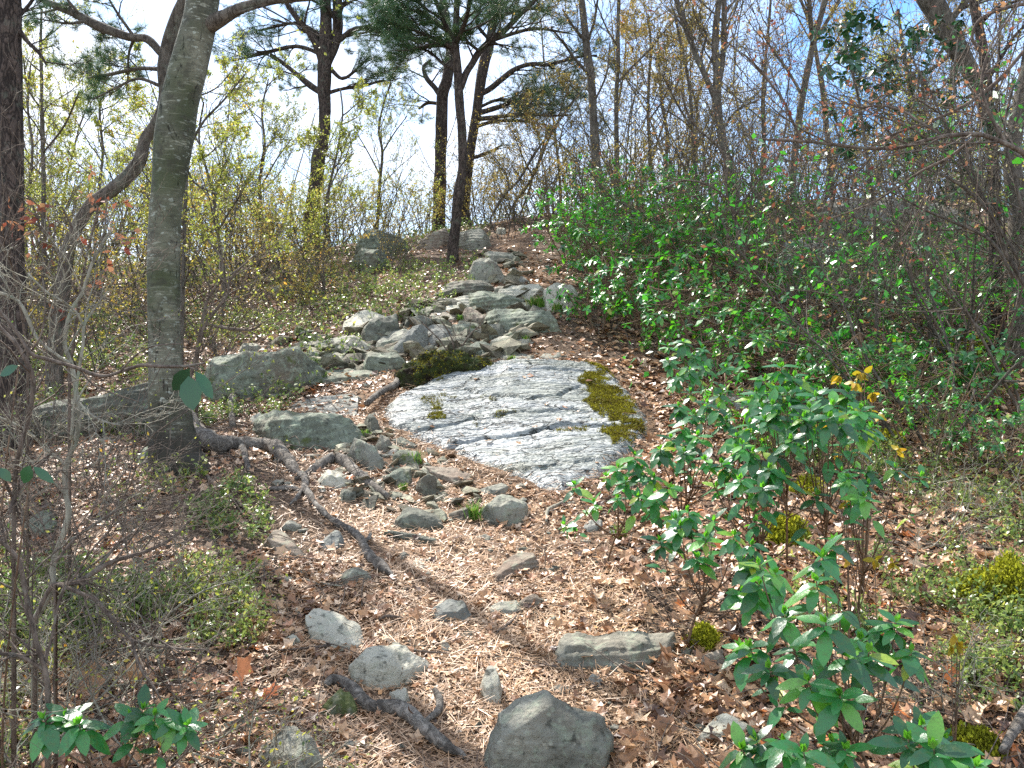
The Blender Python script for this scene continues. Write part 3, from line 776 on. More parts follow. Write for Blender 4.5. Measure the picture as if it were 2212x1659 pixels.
R('small dark stone between the long dark rock and the pale sheets', '5', [(1067,240),(1120,228),(1173,245),(1150,268),(1090,268)], 'dark', .6, .35, .8, 6, cat='stone')
R('small grey stone left of the highest laurel leaves', '5', [(1148,127),(1200,108),(1218,140),(1160,148)], 'grey', .5, .35, .8, 6, cat='stone')
R('small grey stone below the highest laurel leaves', '5', [(1212,195),(1250,168),(1283,200),(1240,218)], 'blue', .5, .35, .8, 6, cat='stone')
# --- crest and slopes
R('shaded rock outcrop on the crest left of the crooked pine', '2', [(200,1620),(225,1560),(240,1490),(280,1460),(370,1460),(385,1500),(480,1490),(510,1550),(420,1610),(350,1630),(270,1650)], 'green', .85, .5, 1, 9, .5, cat='outcrop')
R('brown-grey ledge on the crest directly left of the crooked pine', '2', [(590,1560),(700,1490),(790,1455),(785,1540),(700,1580)], 'brown', .8, .5, 1, 8, .6)
R('pale-grey ledge on the crest directly right of the crooked pine', '2', [(845,1480),(960,1438),(1022,1448),(1053,1500),(1053,1552),(960,1585),(865,1545)], 'grey', .8, .5, .9, 8, .6)
R('small pale rock on the crest right of the pale-grey ledge', '2', [(1075,1455),(1100,1438),(1143,1450),(1143,1480),(1090,1483)], 'pale', .7, .5, .9, 6)
R('flat layered rock on the leafy slope left of the crest outcrop', '4', [(1715,255),(1760,222),(1850,233),(1873,255),(1800,293),(1720,285)], 'green', .6, .35, .8, 7, .8)
R('greenish rock in shade below the crest outcrop', '5', [(185,80),(230,15),(320,5),(393,30),(382,102),(260,145)], 'green', .8, .5, 1, 8, .4)
R('small mossy rounded stone above the squared pale rock', '4', [(1857,525),(1865,492),(1890,478),(1922,510),(1912,552),(1870,555)], 'mossy', .7, .5, .8, 6, cat='stone')
R('wide pale outcrop seen through the laurels at upper right', '3', [(900,1400),(1000,1310),(1150,1280),(1400,1258),(1505,1280),(1490,1390),(1300,1430),(1000,1490),(920,1470)], 'blue', .7, .5, 1, 8, .6, cat='outcrop')
R('rounded rock of the upper right outcrop, behind the tall thin laurel stem', '3', [(1500,1330),(1700,1285),(1853,1340),(1865,1440),(1700,1485),(1500,1450)], 'grey', .75, .5, .9, 8, cat='outcrop')
R('tall dark rock of the outcrop next to the big leaning trunk', '3', [(1690,1160),(1850,1075),(2000,1055),(2010,1200),(1850,1265),(1715,1240)], 'dark', .8, .5, 1, 8, .4, cat='outcrop')
R('pale rock patch at the right edge beside the thick grey trunk', '3', [(2025,1340),(2100,1278),(2212,1285),(2300,1330),(2260,1410),(2080,1405)], 'blue', .7, .5, .9, 8, cat='outcrop')
R('pale bluish sheet of rock deep in the laurel thicket', 'D', [(1672,560),(1700,530),(1770,515),(1850,528),(1862,572),(1800,592),(1745,642),(1700,655),(1685,610)], 'blue', .6, .5, .8, 7, .4, cat='outcrop')
R('round brown stone under the laurels right of the slab moss', '6', [(125,705),(180,658),(260,688),(293,750),(250,792),(170,785)], 'brown', .7, .5, .8, 7, cat='stone')
R('flat pale stone behind the middle laurel plants', '6', [(225,955),(300,908),(460,958),(485,1012),(400,1043),(260,1005)], 'blue', .4, .3, .8, 7, cat='stone')
mb = R('dark mossy soil bank holding the upper edge of the great slab', 'B', [(395,775),(440,720),(560,635),(780,555),(960,555),(1150,610),(1305,690),(1200,742),(900,795),(700,855),(520,905),(440,885)], 'bank', .75, .4, 4.2, 0, name='moss_bank', cat='bank', group=None)
def bank_mat():
    m, t = newmat('mossy_soil')
    v = coords(t)
    c = mixc(t, ramp(t, noise(t, v, 7, 7, .7), [(.42, 0), (.56, 1)]), (.03, .022, .016), (.05, .065, .02))
    c = mixc(t, ramp(t, noise(t, v, 22, 5, .8), [(.58, 0), (.66, .8)]), c, (.14, .17, .09))
    finish(t, c, .95, bump(t, noise(t, v, 30, 6, .8), 1, .03), .1)
    return m
M['bank'] = bank_mat()
finish_rocks()

# ------------------------------------------------------------------ the great slab
SLAB = cv('5', [(352,1035),(378,985),(480,920),(560,878),(700,835),(850,785),(960,750),(1130,722),(1300,712),(1500,718),(1650,728),(1780,755),(1880,840),(1960,940),(2040,1050),(2070,1150),(2020,1250),(1900,1340),(1760,1425),(1600,1500),(1500,1548),(1400,1530),(1280,1495),(1120,1445),(960,1385),(800,1305),(620,1225),(480,1195),(400,1155),(385,1085)])
SP = np.array([onground(px, py)[:2] for px, py in SLAB])
def poly_sd(P, poly):
    """signed distance (positive inside) to a polygon in plan"""
    a = poly; b = np.roll(poly, -1, 0); d = np.full(len(P), 1e9); ins = np.zeros(len(P), bool)
    for p, q in zip(a, b):
        e = q - p; w = P - p
        t = np.clip((w @ e) / (e @ e), 0, 1)
        d = np.minimum(d, np.linalg.norm(w - t[:, None] * e, axis=1))
        c = (p[1] > P[:, 1]) != (q[1] > P[:, 1])
        xi = (q[0] - p[0]) * (P[:, 1] - p[1]) / (q[1] - p[1] + 1e-12) + p[0]
        ins ^= c & (P[:, 0] < xi)
    return np.where(ins, d, -d)
def line_sd(P, L_):
    d = np.full(len(P), 1e9); sg = np.zeros(len(P))
    for p, q in zip(L_[:-1], L_[1:]):
        e = q - p; w = P - p
        t = np.clip((w @ e) / (e @ e), 0, 1)
        dd = np.linalg.norm(w - t[:, None] * e, axis=1)
        s = np.sign(e[0] * w[:, 1] - e[1] * w[:, 0])
        sg = np.where(dd < d, s, sg); d = np.minimum(d, dd)
    return d, sg
CR = [(cv('5', [(395,1135),(480,1150),(560,1180),(700,1160),(780,1140),(900,1122),(940,1100),(1000,1120)]), .022, .035),
      (cv('5', [(740,1285),(840,1262),(900,1240),(1000,1228),(1100,1215),(1300,1190),(1420,1165),(1500,1150),(1620,1145),(1700,1160),(1860,1155)]), .03, .04),
      (cv('5', [(1080,1090),(1200,1065),(1350,1060),(1500,1050),(1650,1062)]), .018, .02),
      (cv('5', [(540,900),(640,868),(760,850)]), .02, .02),
      (cv('5', [(1180,800),(1400,790),(1650,800)]), .02, .015),
      (cv('5', [(900,930),(1100,960),(1300,980),(1480,960),(1600,900)]), .018, .015),
      (cv('5', [(1000,1420),(1250,1440),(1450,1400),(1700,1380)]), .015, .012)]
CRW = [(np.array([onground(*p)[:2] for p in c]), a, b) for c, a, b in CR]
SLO = np.array([SP[:, 0].mean(), SP[:, 1].mean()])
def slab_h(x, y):
    P = np.stack([x, y], 1)
    # edge made ragged
    P2 = P + np.stack([fb2(x, y, 6, 3, 40), fb2(x, y, 6, 3, 41)], 1) * .06
    sd = poly_sd(P2, SP)
    h = TB(x, y) + .068
    v = (y + x * .10); u = x
    q = v * 5.5 + fbm(np.stack([u * .9, v * 2.4, u * 0], 1), 4, 50) * 1.3
    saw = q - np.floor(q)
    h = h + .022 * (saw ** 1.8 - .5) * (0.6 + .6 * vnoise(np.stack([u * 1.3, v * 2, u * 0 + 3], 1), 54))
    q2 = v * 17 + fbm(np.stack([u * 2.2, v * 5, u * 0 + 9], 1), 4, 52) * 2.2
    s2 = q2 - np.floor(q2)
    h = h + .013 * (s2 ** 1.5 - .5)
    h = h + .035 * fb2(x, y, 1.2, 3, 60) + .012 * fbm(np.stack([u * 4, v * 12, u * 0], 1), 4, 61, .6)
    for L_, step, gr in CRW:
        w = P + (fb2(x, y, 5, 3, 70) * .04)[:, None]
        d, sg = line_sd(w, L_)
        h = h - (gr + .015) * np.exp(-(d / .013) ** 2) - step * np.where(sg < 0, np.exp(-d / .22), 0) * .8
    edge = np.clip(sd / .11, -1.5, 1)
    h = h - .085 * (1 - edge) ** 1.3
    return h, sd
def build_slab():
    st = .0135
    xs = np.arange(SP[:, 0].min() - .1, SP[:, 0].max() + .1, st); ys = np.arange(SP[:, 1].min() - .1, SP[:, 1].max() + .1, st)
    X, Y = np.meshgrid(xs, ys); x = X.ravel(); y = Y.ravel()
    h, sd = slab_h(x, y)
    nx, ny = len(xs), len(ys)
    i = np.arange(ny - 1)[:, None] * nx; j = np.arange(nx - 1)[None]
    F = np.stack([i + j, i + j + 1, i + nx + j + 1, i + nx + j], -1).reshape(-1, 4)
    keep = (sd[F] > -.06).all(1)
    F = F[keep]
    used = np.unique(F); mp_ = np.full(len(x), -1); mp_[used] = np.arange(len(used))
    V = np.stack([x, y, h], 1)[used]; F = mp_[F]
    # rim walls and underside make it a closed body
    E = np.concatenate([F[:, [0, 1]], F[:, [1, 2]], F[:, [2, 3]], F[:, [3, 0]]])
    key = {(a, b) for a, b in E.tolist()}
    bd = np.array([(a, b) for a, b in key if (b, a) not in key])
    low = V.copy(); low[:, 2] = TB(V[:, 0], V[:, 1]) - .16
    n = len(V)
    Fw = np.stack([bd[:, 1], bd[:, 0], bd[:, 0] + n, bd[:, 1] + n], 1)
    g = G(); g.add(np.vstack([V, low]), np.vstack([F, F[:, ::-1] + n, Fw]))
    org = np.array([SLO[0], SLO[1], float(TB(SLO[0], SLO[1])[0])])
    o = g.build('rock_slab', M['slab'], None, org)
    tag(o, 'great pale slab of bedrock with cracks and moss in the middle of the trail', 'rock slab')
    return o, org
slab_o, slab_org = build_slab()

def fuzz(g, P, rng, n_per, size, spread, nrmv=None):
    """moss fronds round each point"""
    n = len(P) * n_per
    Q = np.repeat(P, n_per, 0) + rng.normal(size=(n, 3)) * spread
    D = nrm(rng.normal(size=(n, 3)) * .7 + np.array([0, -.2, 1.0]))
    if nrmv is not None: D = nrm(rng.normal(size=(n, 3)) * .6 + np.repeat(nrmv, n_per, 0))
    g.leaves(SMALL, Q, D, nrm(rng.normal(size=(n, 3))), size * (.6 + .8 * rng.random(n)), np.clip(rng.random(n) * .8 + .2 * vnoise(Q * 6, 3), 0, 1))

def slab_moss():
    pts = [([(1640,735),(1760,760),(1830,850),(1900,960),(1990,1060),(2010,1160),(1950,1270),(1830,1290),(1740,1210),(1720,1120),(1690,1020),(1640,930),(1560,870),(1640,830),(1700,780)], 15000, .014),
           ([(590,985),(680,960),(740,945),(830,960),(860,985),(760,1000),(700,1025),(610,1030)], 900, .011),
           ([(650,1080),(700,1040),(760,1055),(780,1095),(720,1110),(660,1100)], 900, .012),
           ([(660,850),(720,840),(770,850),(720,885),(680,880)], 600, .012),
           ([(920,985),(1000,965),(1080,975),(1060,1000),(960,1000)], 350, .01),
           ([(930,1130),(990,1140),(1010,1165),(950,1165)], 300, .01),
           ([(1080,1070),(1200,1050),(1210,1075),(1100,1095)], 300, .01),
           ([(1440,1175),(1520,1160),(1640,1150),(1700,1170),(1560,1195),(1470,1205)], 700, .011),
           ([(740,790),(900,770),(1000,745),(1050,760),(900,800),(780,815)], 1000, .012)]
    for k, (pl, n, sz) in enumerate(pts):
        rng = np.random.default_rng(900 + k)
        w = np.array([onground(*p)[:2] for p in cv('5', pl)])
        q = w.min(0) + rng.random((n * 3, 2)) * (w.max(0) - w.min(0))
        q = q[poly_sd(q + np.stack([fb2(q[:, 0], q[:, 1], 7, 3, 80), fb2(q[:, 0], q[:, 1], 7, 3, 81)], 1) * .16, w) > -.02][:n]
        dn = fb2(q[:, 0], q[:, 1], 9, 4, 83); ed = poly_sd(q, w); q = q[dn + np.clip(ed * 3.0, -.3, .35) > rng.random(len(q)) * .35 - .02]
        h, sd = slab_h(q[:, 0], q[:, 1])
        z = np.where(sd > -.03, h, TZ(q[:, 0], q[:, 1])) + (.008 if k == 0 else .002) * np.clip(fb2(q[:, 0], q[:, 1], 7, 2, 84) + .5, 0, 1)
        g = G(); fuzz(g, np.stack([q[:, 0], q[:, 1], z], 1), rng, 4, sz * .95, .006)
        g.build('moss', M['moss'], slab_o, slab_org)
slab_moss()
def bank_moss():
    rng = np.random.default_rng(5)
    me = mb.data; n = len(me.vertices)
    co = np.empty(n * 3, np.float32); me.vertices.foreach_get('co', co); co = co.reshape(-1, 3)
    nv = np.empty(n * 3, np.float32); me.vertices.foreach_get('normal', nv); nv = nv.reshape(-1, 3)
    sel = np.where((nv[:, 2] > -.1) & (fbm(co.astype(float) * 5, 3, 7) > -.1))[0]
    sel = rng.choice(sel, min(900, len(sel)), False)
    g = G(); fuzz(g, co[sel].astype(float), rng, 3, .016, .012, nv[sel])
    g.build('moss', M['moss'], mb, (0, 0, 0))
bank_moss()

# ------------------------------------------------------------------ moss cushions
def cushion(label, px, py, wpx, hpx, seed):
    d = hit(px, py); w = wpx / FD * d / 2; h = hpx / FD * d * .8
    c = gpt(px, d + w * .5)
    rng = np.random.default_rng(seed)
    n = 700
    th = rng.random(n) * 2 * np.pi; r = np.sqrt(rng.random(n)) 
    q = np.stack([c[0] + w * r * np.cos(th), c[1] + w * .8 * r * np.sin(th)], 1)
    dome = h * (1 - r ** 2.2) * (.8 + .5 * vnoise(np.stack([q[:, 0] * 9, q[:, 1] * 9, q[:, 0] * 0], 1), seed))
    P = np.stack([q[:, 0], q[:, 1], TZ(q[:, 0], q[:, 1]) + dome], 1)
    g = G(); fuzz(g, P, rng, 9, .019 * max(1, d / 4), .012)
    # earthy dome below the fronds
    a = np.linspace(0, 2 * np.pi, 25)[:-1]; rr = np.linspace(0, 1, 9)
    A, Rr = np.meshgrid(a, rr); x = c[0] + w * Rr * np.cos(A); y = c[1] + w * .8 * Rr * np.sin(A)
    z = TZ(x.ravel(), y.ravel()) + (h * .93 * (1 - Rr.ravel() ** 2.2)) * (.8 + .5 * vnoise(np.stack([x.ravel() * 9, y.ravel() * 9, x.ravel() * 0], 1), seed)) - .01
    i = np.arange(8)[:, None] * 24; j = np.arange(24)[None]
    F = np.stack([i + j, i + 24 + j, i + 24 + (j + 1) % 24, i + (j + 1) % 24], -1).reshape(-1, 4)
    g.add(np.stack([x.ravel(), y.ravel(), z], 1), F, None, .15)
    o = g.build('moss_cushion', M['moss_bright'], None, c)
    tag(o, label, 'moss', 'cushions of moss on the forest floor')
cushion('bright yellow-green moss mound at the right edge of the photo', 2150, 1330, 200, 140, 1)
cushion('moss cushion between the leafless-stemmed laurels right of the trail', 1700, 1185, 85, 80, 2)
cushion('moss mound high on the right slope under the thin laurel stem', 2065, 765, 120, 50, 3)
cushion('small moss pad beside the purplish stone', 1520, 1412, 50, 45, 4)
cushion('flat moss pad at the bottom right corner', 2100, 1655, 120, 40, 5)
cushion('moss pad on the slope right of the yellow-leaved seedling', 1920, 960, 60, 28, 6)
cushion('small moss pad by the leaf litter under the middle laurel', 1745, 1075, 60, 30, 7)

# ------------------------------------------------------------------ roots, logs, sticks, cones
def wpath(pts, lift=.02, per=5):
    """photo path lying on the ground; third value = width in px -> world path + radii"""
    q = spl(np.array([p[:3] for p in pts], float), per=per)
    out, rad = [], []
    for px, py, w in q:
        d = hit(px, py)
        r = w / FD * d / 2
        p = at(px, py, d); p[2] = float(TZ(p[0], p[1])[0]) + lift * (.55 + .9 * vnoise([[p[0] * 3, p[1] * 3, .5]], 6)[0]) + r * .15
        out.append(p); rad.append(r)
    out = np.array(out)
    for k in range(2):
        out[1:-1] = (out[:-2] + out[2:] + 2 * out[1:-1]) / 4
    return out, np.array(rad)
def stick(label, pts, mat='twig', name='fallen_stick', cat='stick', branches=(), lift=.02, k=8, rough=.25, grp='dead sticks lying on the slope'):
    g = G()
    p, r = wpath(pts, lift); org = p[len(p) // 2].copy(); org[2] -= .02
    g.tube(p, r, k, rough=rough, seed=len(label))
    for b in branches:
        p2, r2 = wpath(b, lift + .01); g.tube(p2, r2, k, rough=rough, seed=3)
    return tag(g.build(name, M[mat], None, org), label, cat, grp)
stick('thick forked exposed root crossing the trail bottom beside the boulder', [(700,1490,14),(720,1480,20),(748,1487,22),(775,1515,24),(800,1538,26),(850,1545,28),(890,1568,30),(920,1598,32),(960,1625,26),(1005,1645,12)], 'deadwood', 'tree_root', 'root',
      [[(938,1512,9),(950,1538,13),(942,1568,14),(905,1590,8)]], .035, 12, .35, 'exposed tree roots')
stick('grey weathered log resting along the foot of the great long boulder', [(506,868,17),(535,862,16),(580,860,15),(628,864,14)], 'deadwood', 'fallen_log', 'log', [[(505,862,16),(500,890,15),(503,932,13)]], .05, 10, .25, 'weathered logs beside the slab')
stick('smooth dark branch slanting onto the left end of the great slab', [(792,888,12),(820,866,15),(850,845,16),(868,822,15),(900,802,11)], 'deadwood', 'fallen_log', 'log', [], .06, 10, .2, 'weathered logs beside the slab')
stick('long brown stick lying right of the birch foot toward the trail', [(428,1018,8),(455,1045,9),(490,1078,9),(530,1108,8),(565,1150,6)], 'twig', branches=[[(470,1050,4),(520,1068,3),(565,1085,2)], [(500,1085,4),(530,1130,3)]])
stick('pale snapped stick at the slab foot right of the blocky rock', [(1180,1134,5),(1184,1110,8),(1205,1098,8),(1232,1082,5)], 'palestem')
stick('short thick stick on the needles right of the sunlit slab stone', [(818,1347,6),(845,1343,8),(875,1342,5)], 'twig')
stick('straight grey twig lying right of the chunky pale rock', [(890,1420,4),(930,1418,5),(975,1422,3)], 'twig')
stick('curved twig on the leaves above the upright white stone', [(1072,1380,3),(1090,1372,5),(1098,1366,6),(1115,1350,3)], 'twig')
stick('long bare stick lying on the right slope below the moss mound', [(1790,1188,4),(1880,1180,7),(1980,1183,7),(2080,1190,7),(2180,1200,6)], 'twig', branches=[[(2070,1190,4),(2020,1205,4),(1940,1225,2)]])
stick('forked pale twig under the middle laurel leaves', [(1750,990,5),(1775,965,5),(1800,945,3)], 'palestem')
stick('thin stick across the trail below the sunlit slab stone', [(600,1415,3),(690,1400,5),(770,1385,4)], 'twig')
stick('pale twig on needles near the flat brown rock', [(660,1262,3),(690,1268,6),(740,1278,4)], 'palestem')
stick('dark curved stick on the mossy edge of the great slab', [(1290,860,3),(1330,865,4),(1385,880,3)], 'twig')
stick('grey log poking in at the bottom right corner', [(2240,1560,34),(2215,1590,30),(2190,1625,24),(2165,1665,18)], 'deadwood', 'fallen_log', 'log', [], .10, 10, .2, 'weathered logs beside the slab')

def splinter():
    d = hit(1250, 1445) + .02
    g = G()
    p = np.array([at(1232, 1378, d + .1), at(1243, 1400, d + .07), at(1258, 1425, d + .03), at(1272, 1452, d)])
    g.tube(spl(p, per=4), np.interp(np.linspace(0, 1, 13), [0, 1], [.004, .03]) , 7, rough=.5, seed=4)
    tag(g.build('wood_splinter', M['deadwood'], None, p[-1]), 'dark upright splinter of broken wood on the long lichened rock', 'splinter')
splinter()
def cone():
    c = onground(1198, 1372) * 0 + onground(975, 1000)
    g = G(); rng = np.random.default_rng(2)
    ax = nrm(np.array([1, -.35, -.1])); side = nrm(np.cross(ax, [0, 0, 1])); up = np.cross(side, ax)
    c = c + np.array([0, 0, .03])
    for k in range(16):
        t = k / 15; rr = .022 * math.sin(math.pi * min(1, t * .85 + .12))
        for j in range(9):
            a = 2 * np.pi * (j + .5 * (k % 2)) / 9
            dr = side * math.cos(a) + up * math.sin(a)
            g.leaves(CHIP, [c + ax * (t - .5) * .08 + dr * rr * .3], [dr + ax * .5], [ax], .8 * rr + .006, .15)
    tag(g.build('pine_cone', M['crumb'], None, c), 'open brown pine cone on the needles at the lower left slab edge', 'pine cone')
cone()

def tuft(label, px, py, hpx, seed, n=60):
    d = hit(px, py); c = onground(px, py); h = hpx / FD * d
    rng = np.random.default_rng(seed); g = G()
    for i in range(n):
        a = rng.random() * 6.28; l = h * (.5 + .7 * rng.random()); o_ = rng.normal(size=2) * h * .22
        b = c + np.array([o_[0], o_[1], 0]); out = np.array([math.cos(a), math.sin(a), 0])
        p = np.array([b, b + np.array([0, 0, .5 * l]) + out * l * .18, b + np.array([0, 0, .85 * l]) + out * l * .5])
        w = .0022 * d / 3; s = np.cross(out, [0, 0, 1]) * w
        V = np.array([p[0] - s, p[0] + s, p[1] + s * .9, p[1] - s * .9, p[2]])
        g.add(V, [[0, 1, 2, 3]], [[3, 2, 4]], rng.random())
    tag(g.build('grass_tuft', M['grass'], None, c), label, 'grass', 'grass tufts between the rocks')
tuft('grass tuft at the slab foot between the dark stone and the blocky rock', 1025, 1125, 45, 1, 90)
tuft('bright grass tuft in front of the flat-topped lichened rock', 895, 1008, 34, 2)
tuft('small grass tuft at the right end of the lichen-blotched rock', 788, 945, 18, 3)
tuft('grass tuft at the base of the pointed stone', 885, 757, 16, 4)
tuft('grass tuft left of the pale lichened slab', 965, 745, 15, 5)
tuft('grass tuft in front of the pale lichened slab', 1102, 757, 16, 6)
tuft('grass tuft at the top lip of the great slab', 1105, 785, 16, 7)
tuft('grass tuft on the right end of the pale lichened slab', 1135, 742, 18, 8)
tuft('long grass hanging left of the round pale boulder', 1160, 670, 34, 9, 120)
tuft('grass growing at the foot of the round pale boulder', 1205, 676, 26, 10, 110)
tuft('grass tuft among stones below the long dark-faced slab rock', 995, 695, 16, 11)
tuft('small grass tuft below the broad lichened rock', 872, 1062, 20, 12)
tuft('pale dry grass tuft beside the leftmost low laurel stems', 1342, 1165, 36, 13)

def rubble():
    """shattered small stones that fill the gaps of the rock pile; too many to count"""
    zones = [(cv('5', [(0,640),(200,520),(330,560),(520,400),(680,330),(900,260),(1000,190),(1200,190),(1280,300),(1380,440),(1320,560),(1200,680),(1000,720),(700,740),(480,760),(300,800),(200,760),(0,700)]), 290, .15),
             (cv('5', [(100,1180),(380,1060),(480,1200),(900,1400),(1000,1560),(700,1720),(300,1640),(60,1500)]), 150, .07),
             (cv('A', [(500,620),(1100,560),(1700,560),(2100,560),(2100,900),(1600,900),(1350,900),(1100,640)]), 90, .11),
             (cv('5', [(980,20),(1240,10),(1290,230),(1000,240)]), 50, .12)]
    rng = np.random.default_rng(31); g = G()
    for pl, n, sz in zones:
        w = np.array([onground(*p)[:2] for p in pl])
        q = w.min(0) + rng.random((n * 3, 2)) * (w.max(0) - w.min(0)); q = q[(poly_sd(q, w) > 0) & (poly_sd(q, SP) < .02)][:n]
        for x, y in q:
            s = sz * (.35 + 1.0 * rng.random() ** 1.6)
            bm = bmesh.new()
            P = rng.normal(size=(16, 3)); P = P / np.linalg.norm(P, axis=1, keepdims=True) * (.75 + .25 * rng.random((16, 1))) * np.array([1.35, .9, .28 + .3 * rng.random()]) * s
            tl = rng.normal(size=2) * .25; P[:, 2] += P[:, 0] * tl[0] + P[:, 1] * (tl[1] + .3)
            a = rng.random() * 6.28; c, s_ = math.cos(a), math.sin(a); P = np.stack([P[:, 0] * c - P[:, 1] * s_, P[:, 0] * s_ + P[:, 1] * c, P[:, 2]], 1)
            for p in P: bm.verts.new(p)
            r = bmesh.ops.convex_hull(bm, input=bm.verts[:])
            bmesh.ops.delete(bm, geom=[v for v in bm.verts if not v.link_faces], context='VERTS')
            bmesh.ops.triangulate(bm, faces=bm.faces[:])
            bmesh.ops.subdivide_edges(bm, edges=bm.edges[:], cuts=1, use_grid_fill=True)
            bmesh.ops.triangulate(bm, faces=bm.faces[:])
            bm.verts.index_update()
            V = np.array([v.co[:] for v in bm.verts]); F = np.array([[v.index for v in f.verts] for f in bm.faces]); bm.free()
            V = V * (1 + .10 * vnoise(V / s * 2.2 + x * 7, 3)[:, None]) + [x, y, float(TZ(x, y)[0]) + s * .10]
            g.add(V, None, F, rng.random())
    g.build('rubble', M['rubble'], None, smooth=False)['kind'] = 'stuff'
rubble()

# ------------------------------------------------------------------ growing things
def grow(g, tips, rng, p, d, L_, r, lvl, P):
    n = P.get('n', 6)
    pts = [p]; d = np.array(d, float)
    for i in range(n):
        d = nrm(d + rng.normal(size=3) * P['wig'] + np.asarray(P['trop']) * .12)
        pts.append(pts[-1] + d * L_ / n)
    pts = np.array(pts)
    rad = r * (1 - .72 * np.linspace(0, 1, n + 1))
    g.tube(pts, rad, 8 if r > .04 else (5 if r > .012 else (4 if r > .005 else 3)), cap=r > .03, rough=.12 if r > .02 else 0)
    if lvl <= 0:
        tips.append((pts, d)); return
    for c in range(P['nch'][lvl] if isinstance(P['nch'], (list, tuple)) else P['nch']):
        t = P.get('start', .25) + (1 - P.get('start', .25)) * (c + rng.random()) / (P['nch'][lvl] if isinstance(P['nch'], (list, tuple)) else P['nch'])
        t = min(t, .98); f = t * n; i = int(f)
        q = pts[i] + (pts[min(i + 1, n)] - pts[i]) * (f - i)
        ax = nrm(rng.normal(size=3)); base = nrm(pts[min(i + 1, n)] - pts[i])
        side = nrm(np.cross(base, ax)); a = P['ang'] * (.7 + .6 * rng.random())
        dd = base * math.cos(a) + side * math.sin(a)
        if 'flat' in P: dd = nrm(dd * np.array([1, 1, P['flat']]))
        grow(g, tips, rng, q, dd, L_ * P['ratio'] * (1.15 - .55 * t) * (.7 + .6 * rng.random()), max(r * (1 - .72 * t) * .62, P.get('rmin', .0015)), lvl - 1, P)

def along(tips, rng, per, jit=.0, tmin=.2):
    """points and directions along the finest twigs"""
    Q, D = [], []
    for pts, d in tips:
        n = len(pts) - 1
        t = (tmin + (1 - tmin) * rng.random(per)) * n; i = np.minimum(t.astype(int), n - 1); f = (t - i)[:, None]
        Q.append(pts[i] * (1 - f) + pts[i + 1] * f); D.append(nrm(pts[i + 1] - pts[i]))
    if not Q: return np.zeros((0, 3)), np.zeros((0, 3))
    Q = np.vstack(Q); D = np.vstack(D)
    return Q + rng.normal(size=Q.shape) * jit, D

NT = (np.array([[-.013, 0, 0], [.013, 0, 0], [0, 1, 0]]), np.zeros((0, 4), int), np.array([[0, 1, 2]]))
def needles(g, tips, rng, tufts, per, size):
    Q, D = along(tips, rng, tufts, 0, .1)
    Q = np.repeat(Q, per, 0); D = np.repeat(D, per, 0); n = len(Q)
    g.leaves(NT, Q, D * .7 + rng.normal(size=(n, 3)) * .75 + np.array([0, 0, .15]), rng.normal(size=(n, 3)), size * (.7 + .5 * rng.random(n)), np.clip(rng.random(n) * .7 + .2 + .15 * vnoise(Q * 2, 4), 0, 1))
def smallleaves(g, tips, rng, per, size, jit=.01, tmin=.1, droop=-.2):
    Q, D = along(tips, rng, per, jit, tmin); n = len(Q)
    if n: g.leaves(SMALL, Q, D * .4 + rng.normal(size=(n, 3)) * .6 + np.array([0, 0, droop]), rng.normal(size=(n, 3)) + np.array([0, 0, .6]), size * (.6 + .8 * rng.random(n)), np.clip(rng.random(n) * .85 + .25 * vnoise(Q * 1.7, 8), 0, 1))

PINE = dict(wig=.12, trop=(0, 0, .2), nch=[0, 4, 5, 6], ang=.85, ratio=.42, flat=.55, rmin=.004, start=.3)
DEC = dict(wig=.13, trop=(0, 0, .5), nch=[0, 5, 5, 5], ang=.65, ratio=.55, rmin=.003, start=.25)

def tpath(pts, d, dd=0.0, per=4, ground=True):
    q = spl(np.array([p[:3] for p in pts], float), per=per)
    n = len(q); ds = d + dd * np.linspace(0, 1, n)
    P = np.array([at(a, b, e) for (a, b, _), e in zip(q, ds)]); r = q[:, 2] / FD * ds / 2
    if ground:
        x, y, z = P[0]; gz = float(TZ(x, y)[0])
        if z > gz - .05:
            m = max(2, int((z - gz) / .3) + 2)
            t = np.linspace(0, 1, m + 1)[:-1]
            ext = np.stack([np.full(m, x), np.full(m, y), gz - .12 + (z - gz + .12) * t], 1)
            re = r[0] * (1 + .5 * (1 - t) ** 3)
            P = np.vstack([ext, P]); r = np.concatenate([re, r])
    return P, r

